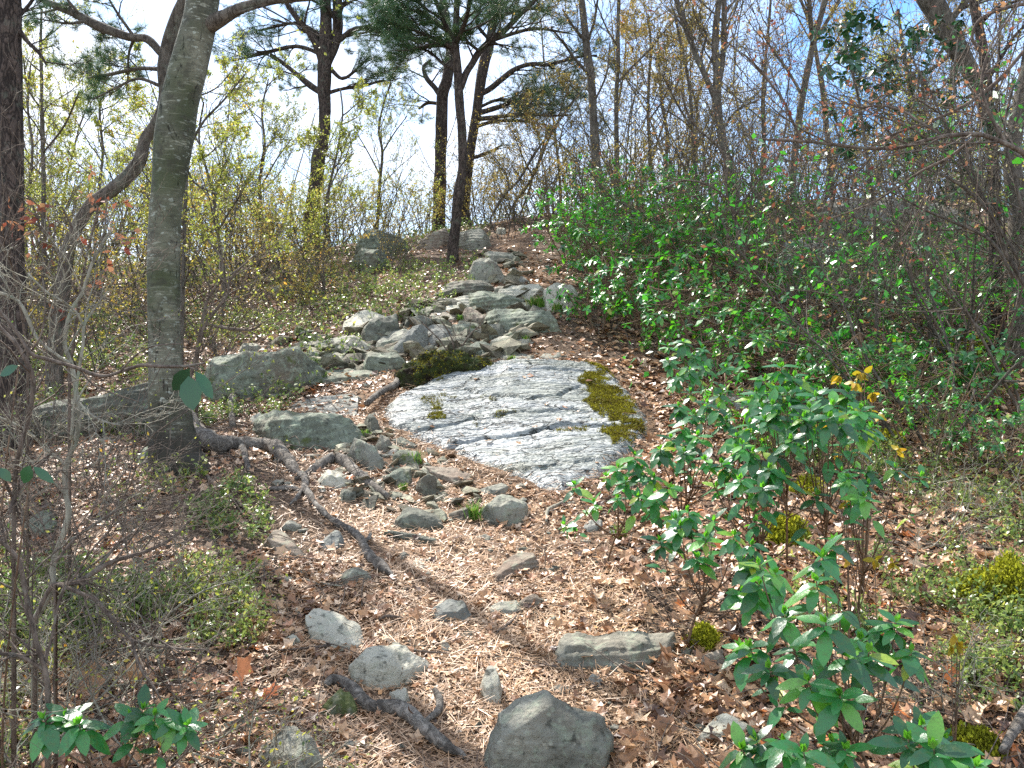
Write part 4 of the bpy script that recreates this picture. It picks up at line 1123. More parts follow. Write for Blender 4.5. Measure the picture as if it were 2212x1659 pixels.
def tree(label, trunk, d, mat='bark', kind='dec', limbs=(), seed=0, top=None, auto=0, autoL=2.5, foliage=None, name='tree', group=None, per_limb=4, cat='tree', leafper=4, leafsize=.03, dd=0, zlow=None, nup=0, rough=.12, lw=.8):
    """trunk / limbs: photo points with widths, standing at distance d"""
    rng = np.random.default_rng(seed + 100)
    P, r = tpath(trunk, d, dd)
    # continue the trunk above the frame
    if top:
        h = top; v = nrm(P[-1] - P[-3]) * .5 + np.array([0, 0, .5]); v = nrm(v)
        m = int(h / .6) + 2; q = [P[-1]]
        for i in range(m):
            v = nrm(v + rng.normal(size=3) * .06 + np.array([0, 0, .05])); q.append(q[-1] + v * h / m)
        re = r[-1] * (1 - .8 * np.linspace(0, 1, m + 1)); P = np.vstack([P, q[1:]]); r = np.concatenate([r, re[1:]])
    org = P[0].copy(); org[2] = float(TZ(org[0], org[1])[0])
    root = empty(name, org, label, cat, group)
    gt = G(); gt.tube(P, r, 14 if r[0] > .05 else 8, rough=rough, seed=seed)
    gt.build('trunk', M[mat], root, org)
    gl = G(); tips = []
    K = PINE if kind == 'pine' else DEC
    for li, lb in enumerate(limbs):
        opt = lb[-1] if isinstance(lb[-1], dict) else {}
        pts = [q for q in lb if not isinstance(q, dict)]
        LP, lr = tpath(pts, d + opt.get('off', 0), opt.get('dd', rng.normal() * .5), ground=False)
        gl.tube(LP, lr, 8, rough=.12, seed=li)
        nt_ = opt.get('tw', per_limb); n = len(LP)
        for c in range(nt_):
            t = .25 + .73 * (c + rng.random()) / max(nt_, 1); i = min(int(t * (n - 1)), n - 2)
            b = nrm(LP[i + 1] - LP[i]); s = nrm(np.cross(b, rng.normal(size=3))); a = K['ang'] * (.7 + .5 * rng.random())
            dv = b * math.cos(a) + s * math.sin(a)
            if kind == 'pine': dv = nrm(dv * np.array([1, 1, .5]) + np.array([0, 0, .12]))
            grow(gl, tips, rng, LP[i], dv, opt.get('L', lw) * (.6 + .7 * rng.random()), max(lr[i] * .4, .006), opt.get('lvl', 2), K)
    zs = P[:, 2]
    if auto:
        lo = zlow if zlow is not None else P[len(P) // 2][2]
        for c in range(auto):
            z = lo + (zs[-1] - lo) * ((c + rng.random()) / auto); i = int(np.argmin(np.abs(zs - z)))
            a = rng.random() * 6.283; f = (z - lo) / (zs[-1] - lo + 1e-6)
            dv = nrm(np.array([math.cos(a), math.sin(a), .25 if kind == 'pine' else .8]))
            grow(gl, tips, rng, P[i], dv, autoL * (1.1 - .6 * f), max(r[i] * .4, .012), 3 if kind != 'pine' else 2, K)
    if gl.n: gl.build('branches', M[mat if mat != 'birch' else 'bark'], root, org)
    gf = G()
    if foliage == 'pine':
        needles(gf, tips, rng, 4 if d < 10 else 5, 9, .10 if d < 10 else .13)
        if gf.n: gf.build('needles', M['pine'], root, org)
    elif foliage:
        smallleaves(gf, tips, rng, leafper, leafsize)
        if gf.n: gf.build('foliage', M[foliage], root, org)
    return root

# big birch with its roots -------------------------------------------------
def birch():
    d = 6.35
    tr = [(385,1010,128),(375,985,104),(366,945,84),(360,880,73),(357,780,69),(354,680,68),(353,560,70),(358,460,70),(366,380,73),(374,300,80),(385,230,80),(402,160,78),(420,90,76),(432,40,74),(440,-20,70),(452,-120,62),(470,-260,52),(492,-420,40),(505,-600,28),(512,-800,16)]
    P, r = tpath(tr, d, 0, 6)
    org = gpt(372, d)
    root = empty('birch_tree', org, 'thick mottled grey-green birch trunk leaning right, roots spreading onto the trail', 'tree')
    g = G(); g.tube(P, r, 40, rough=.07, seed=3)
    gb = G()
    for a, rr0, L_ in ((-.5, .11, .34), (.35, .08, .30), (1.6, .07, .25), (2.7, .08, .28), (3.7, .09, .26), (4.5, .075, .22), (5.3, .08, .24)):
        o_ = np.array([math.cos(a), math.sin(a), 0]); z0 = float(TZ(P[0][0], P[0][1])[0])
        c0 = np.array([P[3][0], P[3][1], z0])
        q_ = spl(np.array([c0 + o_ * .02 + [0, 0, .55], c0 + o_ * .045 + [0, 0, .28], c0 + o_ * .085 + [0, 0, .10], c0 + o_ * L_ * .62 + [0, 0, .0], c0 + o_ * (L_ * .62 + .12) + [0, 0, -.08]]), per=4)
        gb.tube(q_, np.interp(np.linspace(0, 1, len(q_)), [0, .4, .7, 1], [rr0 * .7, rr0, rr0 * .75, rr0 * .4]), 14, rough=.2, seed=int(a * 10))
    for q_ in gb.V: g.V.append(q_)
    for q_ in gb.F4: g.F4.append(q_ + g.n)
    for q_ in gb.F3: g.F3.append(q_ + g.n)
    g.R += gb.R; g.n += gb.n
    g.build('trunk', M['birch'], root, org)
    def rt(pts, seed, lift=.03, k=14):
        p, rr = wpath(pts, lift, 6)
        gg = G(); gg.tube(p, rr, k, rough=.6, seed=seed); gg.build('root', M['deadwood'], root, org)
    rt([(392,930,50),(412,952,48),(440,972,40),(468,980,30),(513,970,26),(550,968,28),(590,976,32),(615,996,32),(640,1020,30),(662,1042,26),(650,1070,20),(638,1088,14),(625,1100,6)], 5, .06)
    rt([(655,1050,16),(668,1075,16),(690,1104,16),(720,1128,16),(752,1150,18),(776,1176,18),(790,1205,18),(806,1225,20),(828,1245,18),(852,1262,7)], 6, .035)
    rt([(640,1040,10),(690,1010,16),(725,1002,20),(752,1014,20),(778,1040,20),(802,1062,20),(838,1088,12)], 7, .035)
    rt([(776,1176,10),(782,1190,9),(795,1185,8),(800,1172,6)], 8, .05, 8)
    rt([(520,970,16),(532,1000,12),(538,1022,5)], 9, .03, 8)
    rt([(350,985,40),(325,1002,20),(300,1012,8)], 10, .02, 8)
    rt([(385,990,44),(410,1008,26),(440,1022,8)], 11, .02, 8)
    rt([(668,1075,12),(640,1060,10),(600,1058,9),(575,1062,4)], 12, .02, 8)
    # limbs
    gl = G(); tips = []; rng = np.random.default_rng(8)
    for pts, dd, L_ in [([(436,62,40),(462,50,34),(482,38,30),(520,18,24),(560,6,22),(610,-4,20),(680,-10,16),(760,-40,10)], -.3, .8),
                   ([(432,50,40),(420,-60,34),(380,-180,26),(330,-330,14)], .4, 1.5), ([(450,-110,30),(520,-240,24),(620,-360,14)], -.8, 1.5),
                   ([(470,-260,30),(420,-420,20),(360,-560,10)], -1.0, 1.5), ([(490,-420,24),(600,-520,14),(700,-600,8)], 1.0, 1.5)]:
        LP, lr = tpath(pts, d, dd, ground=False); gl.tube(LP, lr, 10, rough=.12, seed=4)
        for c in range(9):
            t = .3 + .68 * (c + rng.random()) / 9; i = min(int(t * (len(LP) - 1)), len(LP) - 2)
            b = nrm(LP[i + 1] - LP[i]); s = nrm(np.cross(b, rng.normal(size=3)))
            grow(gl, tips, rng, LP[i], nrm(b * .7 + s * .7 + np.array([0, 0, .3])), L_ * (.6 + .7 * rng.random()), lr[i] * .3, 2, DEC)
    gl.build('branches', M['bark'], root, org)
    gf = G(); smallleaves(gf, tips, rng, 4, .028); gf.build('foliage', M['spring'], root, org)
birch()

tree('dark furrowed pine trunk at the left edge of the photo', [(28,800,62),(26,640,54),(24,500,50),(24,350,48),(22,200,46),(20,60,46),(16,-120,44)], 6.9, 'pinebark', 'pine',
     [[(20,40,14),(45,30,10),(70,0,8),(90,-40,5)], [(40,62,10),(60,90,9),(85,115,8),(100,140,4),{'tw':3,'lvl':1,'L':.3}], [(22,-60,20),(140,-120,14),(260,-160,8),{'tw':10,'L':1.0}]], 1, top=7, auto=12, autoL=2.6, foliage='pine', name='pine_tree', zlow=7, rough=.16)
tree('crooked tree curving behind the birch and rising along its left side', [(118,760,34),(126,700,32),(136,620,30),(147,545,28),(160,505,28),(176,472,28),(202,437,28),(239,412,28),(275,382,28),(302,346,28),(314,300,26),(335,272,30),(350,240,27),(357,200,26),(353,140,24),(366,82,26),(384,34,27),(402,-10,26),(420,-90,22)], 8.6, 'bark', 'pine',
     [[(350,118,16),(318,84,19),(280,80,20),(212,56,20),(154,26,17),(100,4,14),(60,-16,10),{'tw':13,'L':.6}], [(352,150,12),(300,148,9),(240,160,8),(190,168,4),{'tw':6,'L':.45}], [(356,190,8),(300,170,6),(250,190,5),(200,215,3),{'tw':5,'L':.45,'lvl':2}],
      [(402,-10,16),(380,-80,12),(300,-150,7),{'tw':8,'L':1.0}]], 2, top=5, auto=6, autoL=2.4, foliage='pine', name='pine_tree', zlow=7)
tree('pine left of centre with a forked crown, standing on the crest', [(672,490,33),(676,440,31),(684,380,28),(688,342,30),(699,290,26),(702,239,27),(700,190,28),(701,140,30)], 18, 'pinebark', 'pine',
     [[(700,145,22),(690,110,20),(670,72,16),(645,44,12),(622,12,10),(600,-30,8),{'tw':7,'L':.8}], [(701,142,24),(722,100,22),(730,60,22),(728,10,20),(726,-60,18),{'tw':10,'L':1.2}],
      [(700,205,12),(672,186,13),(640,160,11),(610,135,9),(585,118,6),{'tw':6,'L':1.0}], [(712,200,9),(740,192,8),(790,184,7),(830,172,4),{'tw':8,'L':1.0}], [(720,98,12),(770,62,12),(830,70,11),(870,76,8),(905,95,5),{'tw':11,'L':1.2}],
      [(700,120,10),(640,100,9),(560,118,7),(500,132,4),{'tw':10,'L':1.1}], [(715,150,9),(740,170,7),(770,150,6),(800,120,4),{'tw':7,'L':.9}], [(690,75,9),(640,50,8),(560,66,5),{'tw':9,'L':1.1}]], 3, top=6, auto=13, autoL=3.2, foliage='pine', name='pine_tree', zlow=10.5)
tree('darker pine trunk standing left of and behind the crooked pine', [(948,470,28),(950,420,27),(952,350,26),(954,290,25),(955,210,24),(966,170,22),(971,110,18),(968,60,16),(958,10,15),(945,-50,14)], 20, 'pinebark', 'pine',
     [[(955,215,12),(940,190,12),(922,170,10),(915,145,8),(930,130,5),{'tw':4,'L':.8}], [(953,225,9),(925,222,8),(905,235,5),{'tw':4,'L':.9}], [(968,100,10),(930,90,10),(890,82,8),(860,75,6),(830,80,4),{'tw':9,'L':1.1}], [(962,60,9),(920,30,9),(880,22,7),(820,15,5),{'tw':9,'L':1.2}],
      [(970,80,9),(1000,40,8),(1040,20,5),{'tw':8,'L':1.1}]], 4, top=5, auto=10, autoL=3.2, foliage='pine', name='pine_tree', zlow=11)
tree('straight rear pine with long drooping boughs to the right of the crooked pine', [(1004,450,22),(1008,400,22),(1016,325,22),(1024,275,22),(1030,239,22),(1038,180,22),(1045,137,22),(1056,100,22),(1063,60,20),(1069,0,20),(1074,-60,18)], 19.5, 'pinebark', 'pine',
     [[(1035,205,12),(1058,192,12),(1085,170,12),(1115,148,11),(1150,138,10),(1180,140,9),(1215,132,8),(1255,122,6),(1290,120,4),{'tw':9,'L':.9}], [(1030,245,12),(1075,232,11),(1120,215,9),(1170,200,6),(1215,190,3),{'tw':14,'L':1.1}],
      [(1028,258,11),(1080,252,10),(1130,246,8),(1190,250,5),(1235,248,3),{'tw':14,'L':.9}], [(1025,275,9),(1070,262,8),(1130,262,6),(1180,270,3),{'tw':9,'L':.7}], [(1028,235,8),(1080,215,8),(1140,225,6),(1210,225,3),{'tw':12,'L':.9}],
      [(1058,90,10),(1110,72,9),(1160,62,7),(1230,72,4),{'tw':9,'L':1.1}], [(1066,40,9),(1130,20,8),(1190,22,5),{'tw':9,'L':1.2}], [(1012,345,8),(1040,335,8),(1065,325,7),(1085,312,3),{'tw':3,'L':.4,'lvl':1}]], 5, top=5, auto=10, autoL=3.4, foliage='pine', name='pine_tree', zlow=11)
tree('slender crooked pine at the head of the trail, nearest of the pine group', [(974,592,34),(977,564,27),(979,530,25),(983,496,23),(987,450,22),(992,410,22),(997,370,20),(999,325,19),(998,280,18),(994,239,18),(991,195,18),(989,154,17),(985,110,15),(984,85,14)], 14.2, 'pinebark', 'pine',
     [[(995,192,14),(1006,160,14),(1020,137,14),(1035,112,14),(1055,92,13),(1075,78,12),(1095,61,12),(1125,30,10),(1158,-2,9),(1190,-40,6),{'tw':13,'L':.7}], [(985,95,12),(1000,60,10),(1012,20,9),(1020,-30,8),{'tw':10,'L':.9}],
      [(985,90,11),(960,50,10),(945,10,9),(925,-40,7),{'tw':10,'L':.8}], [(986,120,10),(965,95,9),(930,80,8),(885,62,7),(840,50,4),{'tw':11,'L':.8}], [(986,110,9),(950,98,8),(900,105,6),(850,95,4),{'tw':9,'L':.8}],
      [(1035,110,8),(1012,92,7),(1000,75,5),{'tw':5,'L':.6}], [(990,150,8),(960,140,7),(925,110,5),(880,100,3),{'tw':9,'L':.7}], [(1060,90,7),(1030,50,7),(1040,10,4),{'tw':8,'L':.8}], [(985,80,9),(910,30,7),(860,10,4),{'tw':9,'L':.8}]], 6, top=3.5, auto=8, autoL=1.8, foliage='pine', name='pine_tree', zlow=9)

# bare and budding trees on the right ---------------------------------------
tree('tall smooth grey trunk with a pale blaze right of the pine group', [(1302,430,24),(1298,400,22),(1287,345,19),(1284,290,19),(1281,239,18),(1279,200,17),(1274,150,17),(1268,110,16),(1264,68,15),(1256,0,14),(1250,-60,13)], 16, 'bark', 'dec',
     [[(1280,170,9),(1262,150,8),(1240,125,7),(1215,90,6),(1190,60,4),{'tw':6,'L':1.0}], [(1266,90,7),(1240,60,6),(1215,20,5),{'tw':6,'L':.9}], [(1284,220,5),(1310,160,4),(1318,90,3),{'tw':4,'L':.7}]], 11, top=6, auto=7, autoL=2.4, foliage='buds', zlow=7.5, leafper=3)
tree('thin straight trunk directly right of the tall smooth grey trunk', [(1336,430,11),(1334,390,10),(1332,300,9),(1331,205,9),(1335,150,9),(1335,68,9),(1337,0,8),(1338,-60,7)], 16.5, 'bark', 'dec',
     [[(1333,180,6),(1360,150,5),(1400,110,5),(1440,62,4),(1470,30,3),{'tw':7,'L':.8}], [(1334,100,5),(1310,60,4),(1290,10,3),{'tw':6,'L':.8}]], 12, top=4, auto=6, autoL=1.8, foliage='buds', zlow=7.5)
tree('trunk forking into a wide V right of the photo centre', [(1590,470,22),(1584,400,20),(1570,340,19),(1558,290,19),(1552,250,20),(1548,215,22)], 14.5, 'bark', 'dec',
     [[(1546,215,13),(1526,170,12),(1508,130,12),(1497,100,12),(1486,75,12),(1474,40,12),(1462,0,11),(1452,-60,10),{'tw':9,'L':1.0}], [(1549,215,15),(1552,180,14),(1557,150,13),(1563,103,12),(1564,50,12),(1564,0,11),(1562,-60,10),{'tw':10,'L':1.0}],
      [(1542,200,8),(1520,150,8),(1515,120,6),(1526,75,6),(1510,55,4),(1496,20,3),{'tw':6,'L':.8}], [(1556,290,6),(1590,240,5),(1640,215,4),{'tw':6,'L':.8}]], 13, top=3, auto=5, autoL=2.0, foliage='buds', zlow=8)
tree('trunk leaning right and splitting high behind the tall thin laurel stem', [(1712,440,14),(1715,360,14),(1722,290,14),(1730,230,14),(1742,165,14),(1757,95,14),(1770,45,13),(1782,0,12),(1795,-50,10)], 15, 'bark', 'dec',
     [[(1756,100,10),(1752,60,10),(1748,0,9),(1746,-50,8),{'tw':8,'L':1.0}], [(1758,92,9),(1790,40,8),(1812,0,7),(1830,-40,5),{'tw':8,'L':1.0}], [(1735,210,7),(1700,150,6),(1670,110,5),(1640,60,4),{'tw':8,'L':1.1}]], 14, top=4, auto=6, autoL=2.0, foliage='buds', zlow=8)
tree('grey trunk bowing left behind the V-forked and leaning trunks', [(1800,440,12),(1792,340,12),(1784,256,12),(1778,200,12),(1769,150,11),(1762,110,10),(1752,60,8),(1730,0,6)], 17, 'bark', 'dec', [[(1770,150,6),(1800,100,5),(1830,40,4),{'tw':7,'L':1.0}]], 15, top=3, auto=7, autoL=1.8, foliage='buds', zlow=7)
tree('big dark trunk leaning in from the top right corner', [(2150,480,26),(2147,400,24),(2144,342,25),(2136,270,26),(2120,210,28),(2098,160,32),(2072,113,36),(2045,65,42),(2022,20,46),(2000,-20,46),(1975,-90,42)], 10, 'bark', 'dec',
     [[(2075,118,14),(2105,170,12),(2125,215,9),(2150,250,5),{'tw':4,'L':.7}], [(2040,60,16),(2080,10,14),(2130,-40,10),{'tw':8,'L':1.2}], [(2060,110,10),(2010,150,8),(1960,160,6),(1900,185,4),{'tw':9,'L':.8}]], 16, top=5, auto=8, autoL=2.4, foliage='spring', zlow=6.5)
tree('very dark upright trunk just right of the big leaning trunk', [(2150,430,28),(2147,380,26),(2142,320,24),(2138,250,22),(2132,180,22),(2124,110,20),(2112,50,20),(2104,0,19),(2098,-60,18)], 9.2, 'pinebark', 'dec',
     [[(2130,180,9),(2160,130,8),(2190,80,7),(2230,40,5),{'tw':7,'L':.8}], [(2110,60,9),(2150,20,8),(2200,0,6),(2230,-20,4),{'tw':6,'L':.8}]], 17, top=5, auto=8, autoL=2.2, foliage='spring', zlow=6)
tree('thick grey trunk at the right edge of the photo', [(2206,520,48),(2200,460,42),(2192,400,36),(2186,350,34),(2190,300,34),(2205,220,34),(2225,120,32),(2240,0,30)], 8.8, 'bark', 'dec', [[(2188,350,16),(2160,330,12),(2120,322,8),(2060,330,4),{'tw':8,'L':.7}]], 18, top=5, auto=8, autoL=2.2, foliage='spring', zlow=5.5)
tree('thin pale trunk behind the V-fork, left of its foot', [(1510,440,9),(1500,350,9),(1495,260,8),(1488,180,7),(1470,90,6),(1455,20,5)], 17, 'bark', 'dec', [[(1497,280,5),(1460,220,4),(1430,160,3),{'tw':6,'L':.9}]], 19, auto=9, autoL=1.6, foliage='buds', zlow=5.5)
tree('thin dark trunk left of the far pine, against the bright sky', [(700,640,7),(699,560,7),(703,470,6),(712,400,6),(728,330,5),(740,250,4),(735,190,3)], 12.5, 'bark', 'dec', [[(706,420,4),(735,360,3),(765,330,2),{'tw':5,'L':.6}]], 20, auto=9, autoL=.9, foliage='spring', zlow=2.6, leafper=5)
tree('thin trunk standing close behind the right side of the birch', [(392,780,10),(394,660,9),(398,520,8),(402,400,8),(405,320,7),(412,220,5),(425,120,4)], 9.5, 'bark', 'dec', [[(402,330,6),(440,262,5),(480,220,4),(530,160,3),{'tw':6,'L':.6}], [(400,350,4),(420,395,4),(470,420,3),{'tw':5,'L':.5}]], 21, auto=7, autoL=1.0, foliage='spring', zlow=2.4, leafper=4)
tree('straight thin trunk between the far-left pine and the crooked tree', [(96,720,11),(96,600,11),(94,480,10),(94,380,9),(91,280,8),(90,180,7),(88,90,6),(90,20,5)], 12, 'bark', 'dec', [[(93,330,5),(140,270,4),(170,200,3),{'tw':6,'L':.8}], [(92,240,5),(60,190,4),(50,120,3),{'tw':6,'L':.8}]], 22, auto=8, autoL=1.3, foliage='spring', zlow=2.5, leafper=5)
tree('wavy thin trunk in the brush right of the birch', [(480,700,8),(484,620,8),(478,560,8),(470,500,7),(462,430,7),(450,380,6),(430,300,5),(440,220,4)], 11, 'bark', 'dec', [[(470,500,5),(500,450,4),(520,420,3),{'tw':6,'L':.6}]], 23, auto=8, autoL=1.1, foliage='spring', zlow=2.4, leafper=6)
tree('slim leaning stem right of the straight rear pine, rising to the right', [(1060,470,5),(1090,420,6),(1120,390,6),(1150,340,5),(1185,290,4),(1225,240,3),(1260,190,2)], 17.5, 'bark', 'dec', [[(1100,410,4),(1090,370,3),(1060,330,2),{'tw':5,'L':.8}]], 24, auto=6, autoL=1.0, foliage='buds', zlow=5.3)
tree('slim stem leaning steeply right below the hanging pine boughs', [(1110,440,6),(1140,400,6),(1165,350,6),(1185,300,5),(1215,250,4),(1240,215,3)], 18.5, 'bark', 'dec', [[(1150,380,4),(1130,340,3),(1110,290,2),{'tw':5,'L':.8}]], 25, auto=5, autoL=1.0, foliage='buds', zlow=5.6)
tree('thin bare trunk right of the leaning split trunk, high on the slope', [(1640,460,10),(1645,380,10),(1650,300,9),(1648,220,9),(1652,140,7),(1660,60,6),(1665,0,5)], 16, 'bark', 'dec', [], 26, auto=10, autoL=1.7, foliage='buds', zlow=6)
tree('slim trunk between the thin straight trunk and the V-fork', [(1408,430,8),(1405,340,7),(1400,250,7),(1402,170,6),(1406,100,5),(1400,30,4)], 18, 'bark', 'dec', [[(1402,260,4),(1440,200,3),(1450,140,2),{'tw':6,'L':1}]], 27, auto=10, autoL=1.7, foliage='buds', zlow=6.5, leafper=4)
tree('slim trunk just left of the big leaning trunk', [(1985,460,12),(1990,380,11),(1980,280,10),(1965,190,9),(1950,100,7),(1940,20,6)], 12, 'bark', 'dec', [[(1970,220,5),(1930,160,4),(1905,100,3),{'tw':7,'L':.9}]], 28, auto=10, autoL=1.4, foliage='buds', zlow=5)
tree('pale thin tree in the bright gap between the far pine and the darker pine', [(815,480,7),(820,400,7),(826,330,6),(818,280,5),(830,220,4),(845,180,3)], 19, 'bark', 'dec', [[(822,380,4),(790,320,3),(765,280,2),{'tw':5,'L':.8}], [(826,330,4),(850,290,3),(880,250,2),{'tw':5,'L':.8}]], 29, auto=8, autoL=1.1, foliage='spring', zlow=5.6, leafper=4)
tree('slim tree rising behind the brush halfway between the birch and the far pine', [(560,560,8),(566,480,7),(560,400,7),(572,320,6),(566,240,5),(580,170,3)], 15, 'bark', 'dec', [[(566,400,4),(600,340,3),(630,300,2),{'tw':6,'L':.8}]], 30, auto=10, autoL=1.2, foliage='spring', zlow=4, leafper=6)
tree('leafy young tree high behind the far-left pine', [(60,620,8),(55,520,8),(62,420,7),(70,320,6),(60,230,5),(66,140,3)], 15, 'bark', 'dec', [], 31, auto=14, autoL=1.3, foliage='spring', zlow=3.3, leafper=6, leafsize=.035)
tree('leafy young tree behind the crooked tree, near the top left branch', [(200,640,8),(206,520,8),(212,420,7),(222,330,6),(215,240,5),(228,160,3)], 14, 'bark', 'dec', [], 32, auto=14, autoL=1.2, foliage='spring', zlow=3.2, leafper=6, leafsize=.035)
tree('budding golden tree left of the V-forked trunk', [(1440,460,8),(1436,380,8),(1442,300,7),(1430,220,6),(1424,150,5),(1420,70,4)], 20, 'bark', 'dec', [], 33, auto=14, autoL=1.7, foliage='buds', zlow=6.5, leafper=6, leafsize=.045)

# brush on the crest and slope -------------------------------------------------
BR = 'leafing brush along the crest and upper slope'
def brush_proto(seed, h, spread, ns, leafmat, leafper, leafsize, stem='bark', nch=(0, 5, 5), wig=.16):
    rng = np.random.default_rng(seed)
    root = empty('brush', (0, 0, 0), None, 'shrub', BR)
    gs = G(); tips = []
    P = dict(wig=wig, trop=(0, 0, .35), nch=list(nch), ang=.75, ratio=.5, rmin=.0018, start=.2, n=7)
    for i in range(ns):
        a = rng.random() * 6.283; o = np.array([math.cos(a), math.sin(a), 0]) * spread * rng.random() * .6
        grow(gs, tips, rng, o + np.array([0, 0, -.05]), nrm(np.array([math.cos(a) * spread, math.sin(a) * spread, h])), h * (.6 + .5 * rng.random()), .011 * (.6 + .6 * rng.random()) * h / 1.5, 2, P)
    gs.build('stem', M[stem], root)
    gf = G(); smallleaves(gf, tips, rng, leafper, leafsize)
    gf.build('foliage', M[leafmat], root)
    return root
BP = [brush_proto(41, 1.9, .7, 9, 'spring', 9, .036), brush_proto(42, 1.5, .8, 10, 'gold', 9, .034), brush_proto(43, 2.4, .8, 8, 'spring', 8, .036),
      brush_proto(44, 1.6, .8, 10, 'buds', 10, .035), brush_proto(45, 2.4, .9, 9, 'buds', 8, .036), brush_proto(46, 1.3, .8, 12, 'buds', 2, .03)]
brushes = [
 (700,17.5,3,1.0,'brownish budding brush hugging the far pine on its right'),
 (1000,18.0,3,.9,'brownish tangled brush around the feet of the pine pair'),
 (1140,17.5,3,1.0,'brownish brush on the crest right of the pine group'),
 (1200,16.5,5,1.3,'leafless brush rising behind the first laurels'),
 (1270,17.5,3,1.2,'brownish budding brush behind the tall smooth grey trunk'),
 (1430,15.5,5,1.4,'leafless brush behind the tall bright laurel'),
 (500,15,3,1.1,'brown budding brush between the golden bushes right of the birch'),
 (400,10.5,5,1.0,'leafless twiggy brush just behind the birch trunk'),
 (120,10.5,5,1.1,'leafless twiggy brush between the two leftmost pines'),
 # px, distance, proto, scale, label
 (40,13,0,1.1,'yellow-green brush at the foot of the far-left pine, behind it'),
 (150,12.5,2,1.0,'yellow-green brush behind the lower bend of the crooked tree'),
 (250,12,1,1.2,'leafy brush directly left of the birch trunk, at knee-bend height'),
 (300,14.5,2,1.1,'tall leafy brush under the curve of the crooked tree'),
 (110,16.5,2,1.1,'pale green brush far back between the two leftmost trunks'),
 (440,12.5,5,1.1,'leafless brush close right of the birch trunk'),
 (500,14,4,.9,'tall thin golden brush right of the wavy thin trunk'),
 (560,15,0,1.1,'dense yellow-green brush midway between birch and far pine'),
 (620,16.5,2,1.1,'yellow-green brush just left of the far pine trunk'),
 (450,16,2,1.15,'golden brush high behind the right side of the birch'),
 (530,17.5,0,1.3,'golden brush on the skyline midway between birch and far pine'),
 (650,13.5,3,.9,'low brownish brush in front of the far pine'),
 (740,18.5,0,1.0,'yellow-green brush just right of the far pine trunk'),
 (800,18.8,2,.85,'tall thin yellow-green brush in the bright sky gap'),
 (860,18.6,1,1.0,'low leafy brush above the crest outcrop'),
 (915,19,0,.9,'leafy brush at the foot of the darker pine'),
 (760,15.5,5,.7,'low brown brush on the slope under the crest outcrop'),
 (1050,19.5,4,.8,'budding brush right of the straight rear pine foot'),
 (1110,19,3,1.0,'tangled budding brush under the drooping boughs'),
 (1170,19.5,4,.8,'budding brush between the pine group and the first laurels'),
 (1230,18.5,4,.9,'budding brush left of the tall smooth grey trunk'),
 (1380,18,4,1.0,'golden brush behind the laurels between thin trunk and V-fork'),
 (1470,17,4,1.0,'golden brush left of the V-forked trunk foot'),
 (1540,19,4,1.2,'tall golden brush far behind the V-fork'),
 (1630,17,4,1.0,'budding brush right of the V-forked trunk foot'),
 (1740,18,4,1.1,'budding brush behind the leaning split trunk'),
 (1830,16,4,1.0,'budding brush behind the tall thin laurel stem'),
 (1920,17.5,0,1.2,'yellow-green brush above the upper right outcrop'),
 (2040,16,2,1.0,'yellow-green brush between outcrop and big leaning trunk'),
 (2180,14,0,1.1,'leafy brush behind the thick grey trunk at the right edge'),
 (470,9.8,5,.6,'low leafless brush in the sun just uphill of the great long boulder'),
 (640,11.8,1,.45,'small leafy brush above the bright sunlit slab'),
 (240,9.6,5,.9,'leafless brush behind the dark rock ledge, left of the birch'),
 (60,9.2,1,.9,'leafy brush behind the left end of the dark rock ledge'),
 (380,13.5,0,1.1,'leafy brush hidden half behind the birch trunk'),
 (600,14.5,5,1.0,'leafless brush left of the low brownish brush'),
 (690,15.5,0,.9,'yellow-green brush around the foot of the far pine'),
 (820,16.3,1,.8,'leafy brush behind the crest outcrop, left side'),
 (330,17,2,1.2,'tall pale green brush on the skyline behind the birch'),
 (30,17.5,2,1.2,'tall pale green brush on the skyline at the left edge'),
 (210,17.5,0,1.3,'pale green brush on the skyline behind the crooked tree'),
 (590,12,5,.9,'leafless tangled brush on the slope below the golden brush'),
 (700,12.3,5,.8,'leafless brush on the brown slope above the rock pile'),
 (850,14,5,.8,'leafless brush right below the crest outcrop'),
 (1080,16,5,.8,'leafless brush at the crest right of the pale-grey ledge'),
 (1320,14,4,.9,'budding brush poking out behind the front laurel thicket'),
]
for i, (px, d, k, s, lab) in enumerate(brushes):
    rng = np.random.default_rng(i + 300)
    loc = gpt(px, d)
    copy_tree(BP[k], loc, rng.random() * 6.28, s * (.95 + .1 * rng.random()), lab)
for b in BP:
    for c in list(b.children): bpy.data.objects.remove(c)
    bpy.data.objects.remove(b)

def far_woods():
    """far-off brush and saplings beyond the crest, read as one mass"""
    rng = np.random.default_rng(77); gs = G(); gf = G(); tips = []
    P = dict(wig=.16, trop=(0, 0, .3), nch=[0, 5, 6], ang=.7, ratio=.52, rmin=.0045, start=.15, n=5)
    for i in range(330):
        y = 21 + 15 * rng.random(); u = -.68 + 1.36 * rng.random(); x = u * y
        h = (2.0 + 3.8 * rng.random() ** 1.5) * (1.25 if u > .05 else (.9 if u > -.25 else 1.15))
        b = np.array([x, y, float(TZ(x, y)[0]) - .05])
        grow(gs, tips, rng, b, nrm([rng.normal() * .15, rng.normal() * .15, 1]), h, .02 * h / 4 + .008, 2, P)
    gs.build('distant_saplings', M['bark'], None)['kind'] = 'stuff'
    smallleaves(gf, tips, rng, 5, .05)
    gf.build('distant_leaves', M['buds'], None)['kind'] = 'stuff'
far_woods()

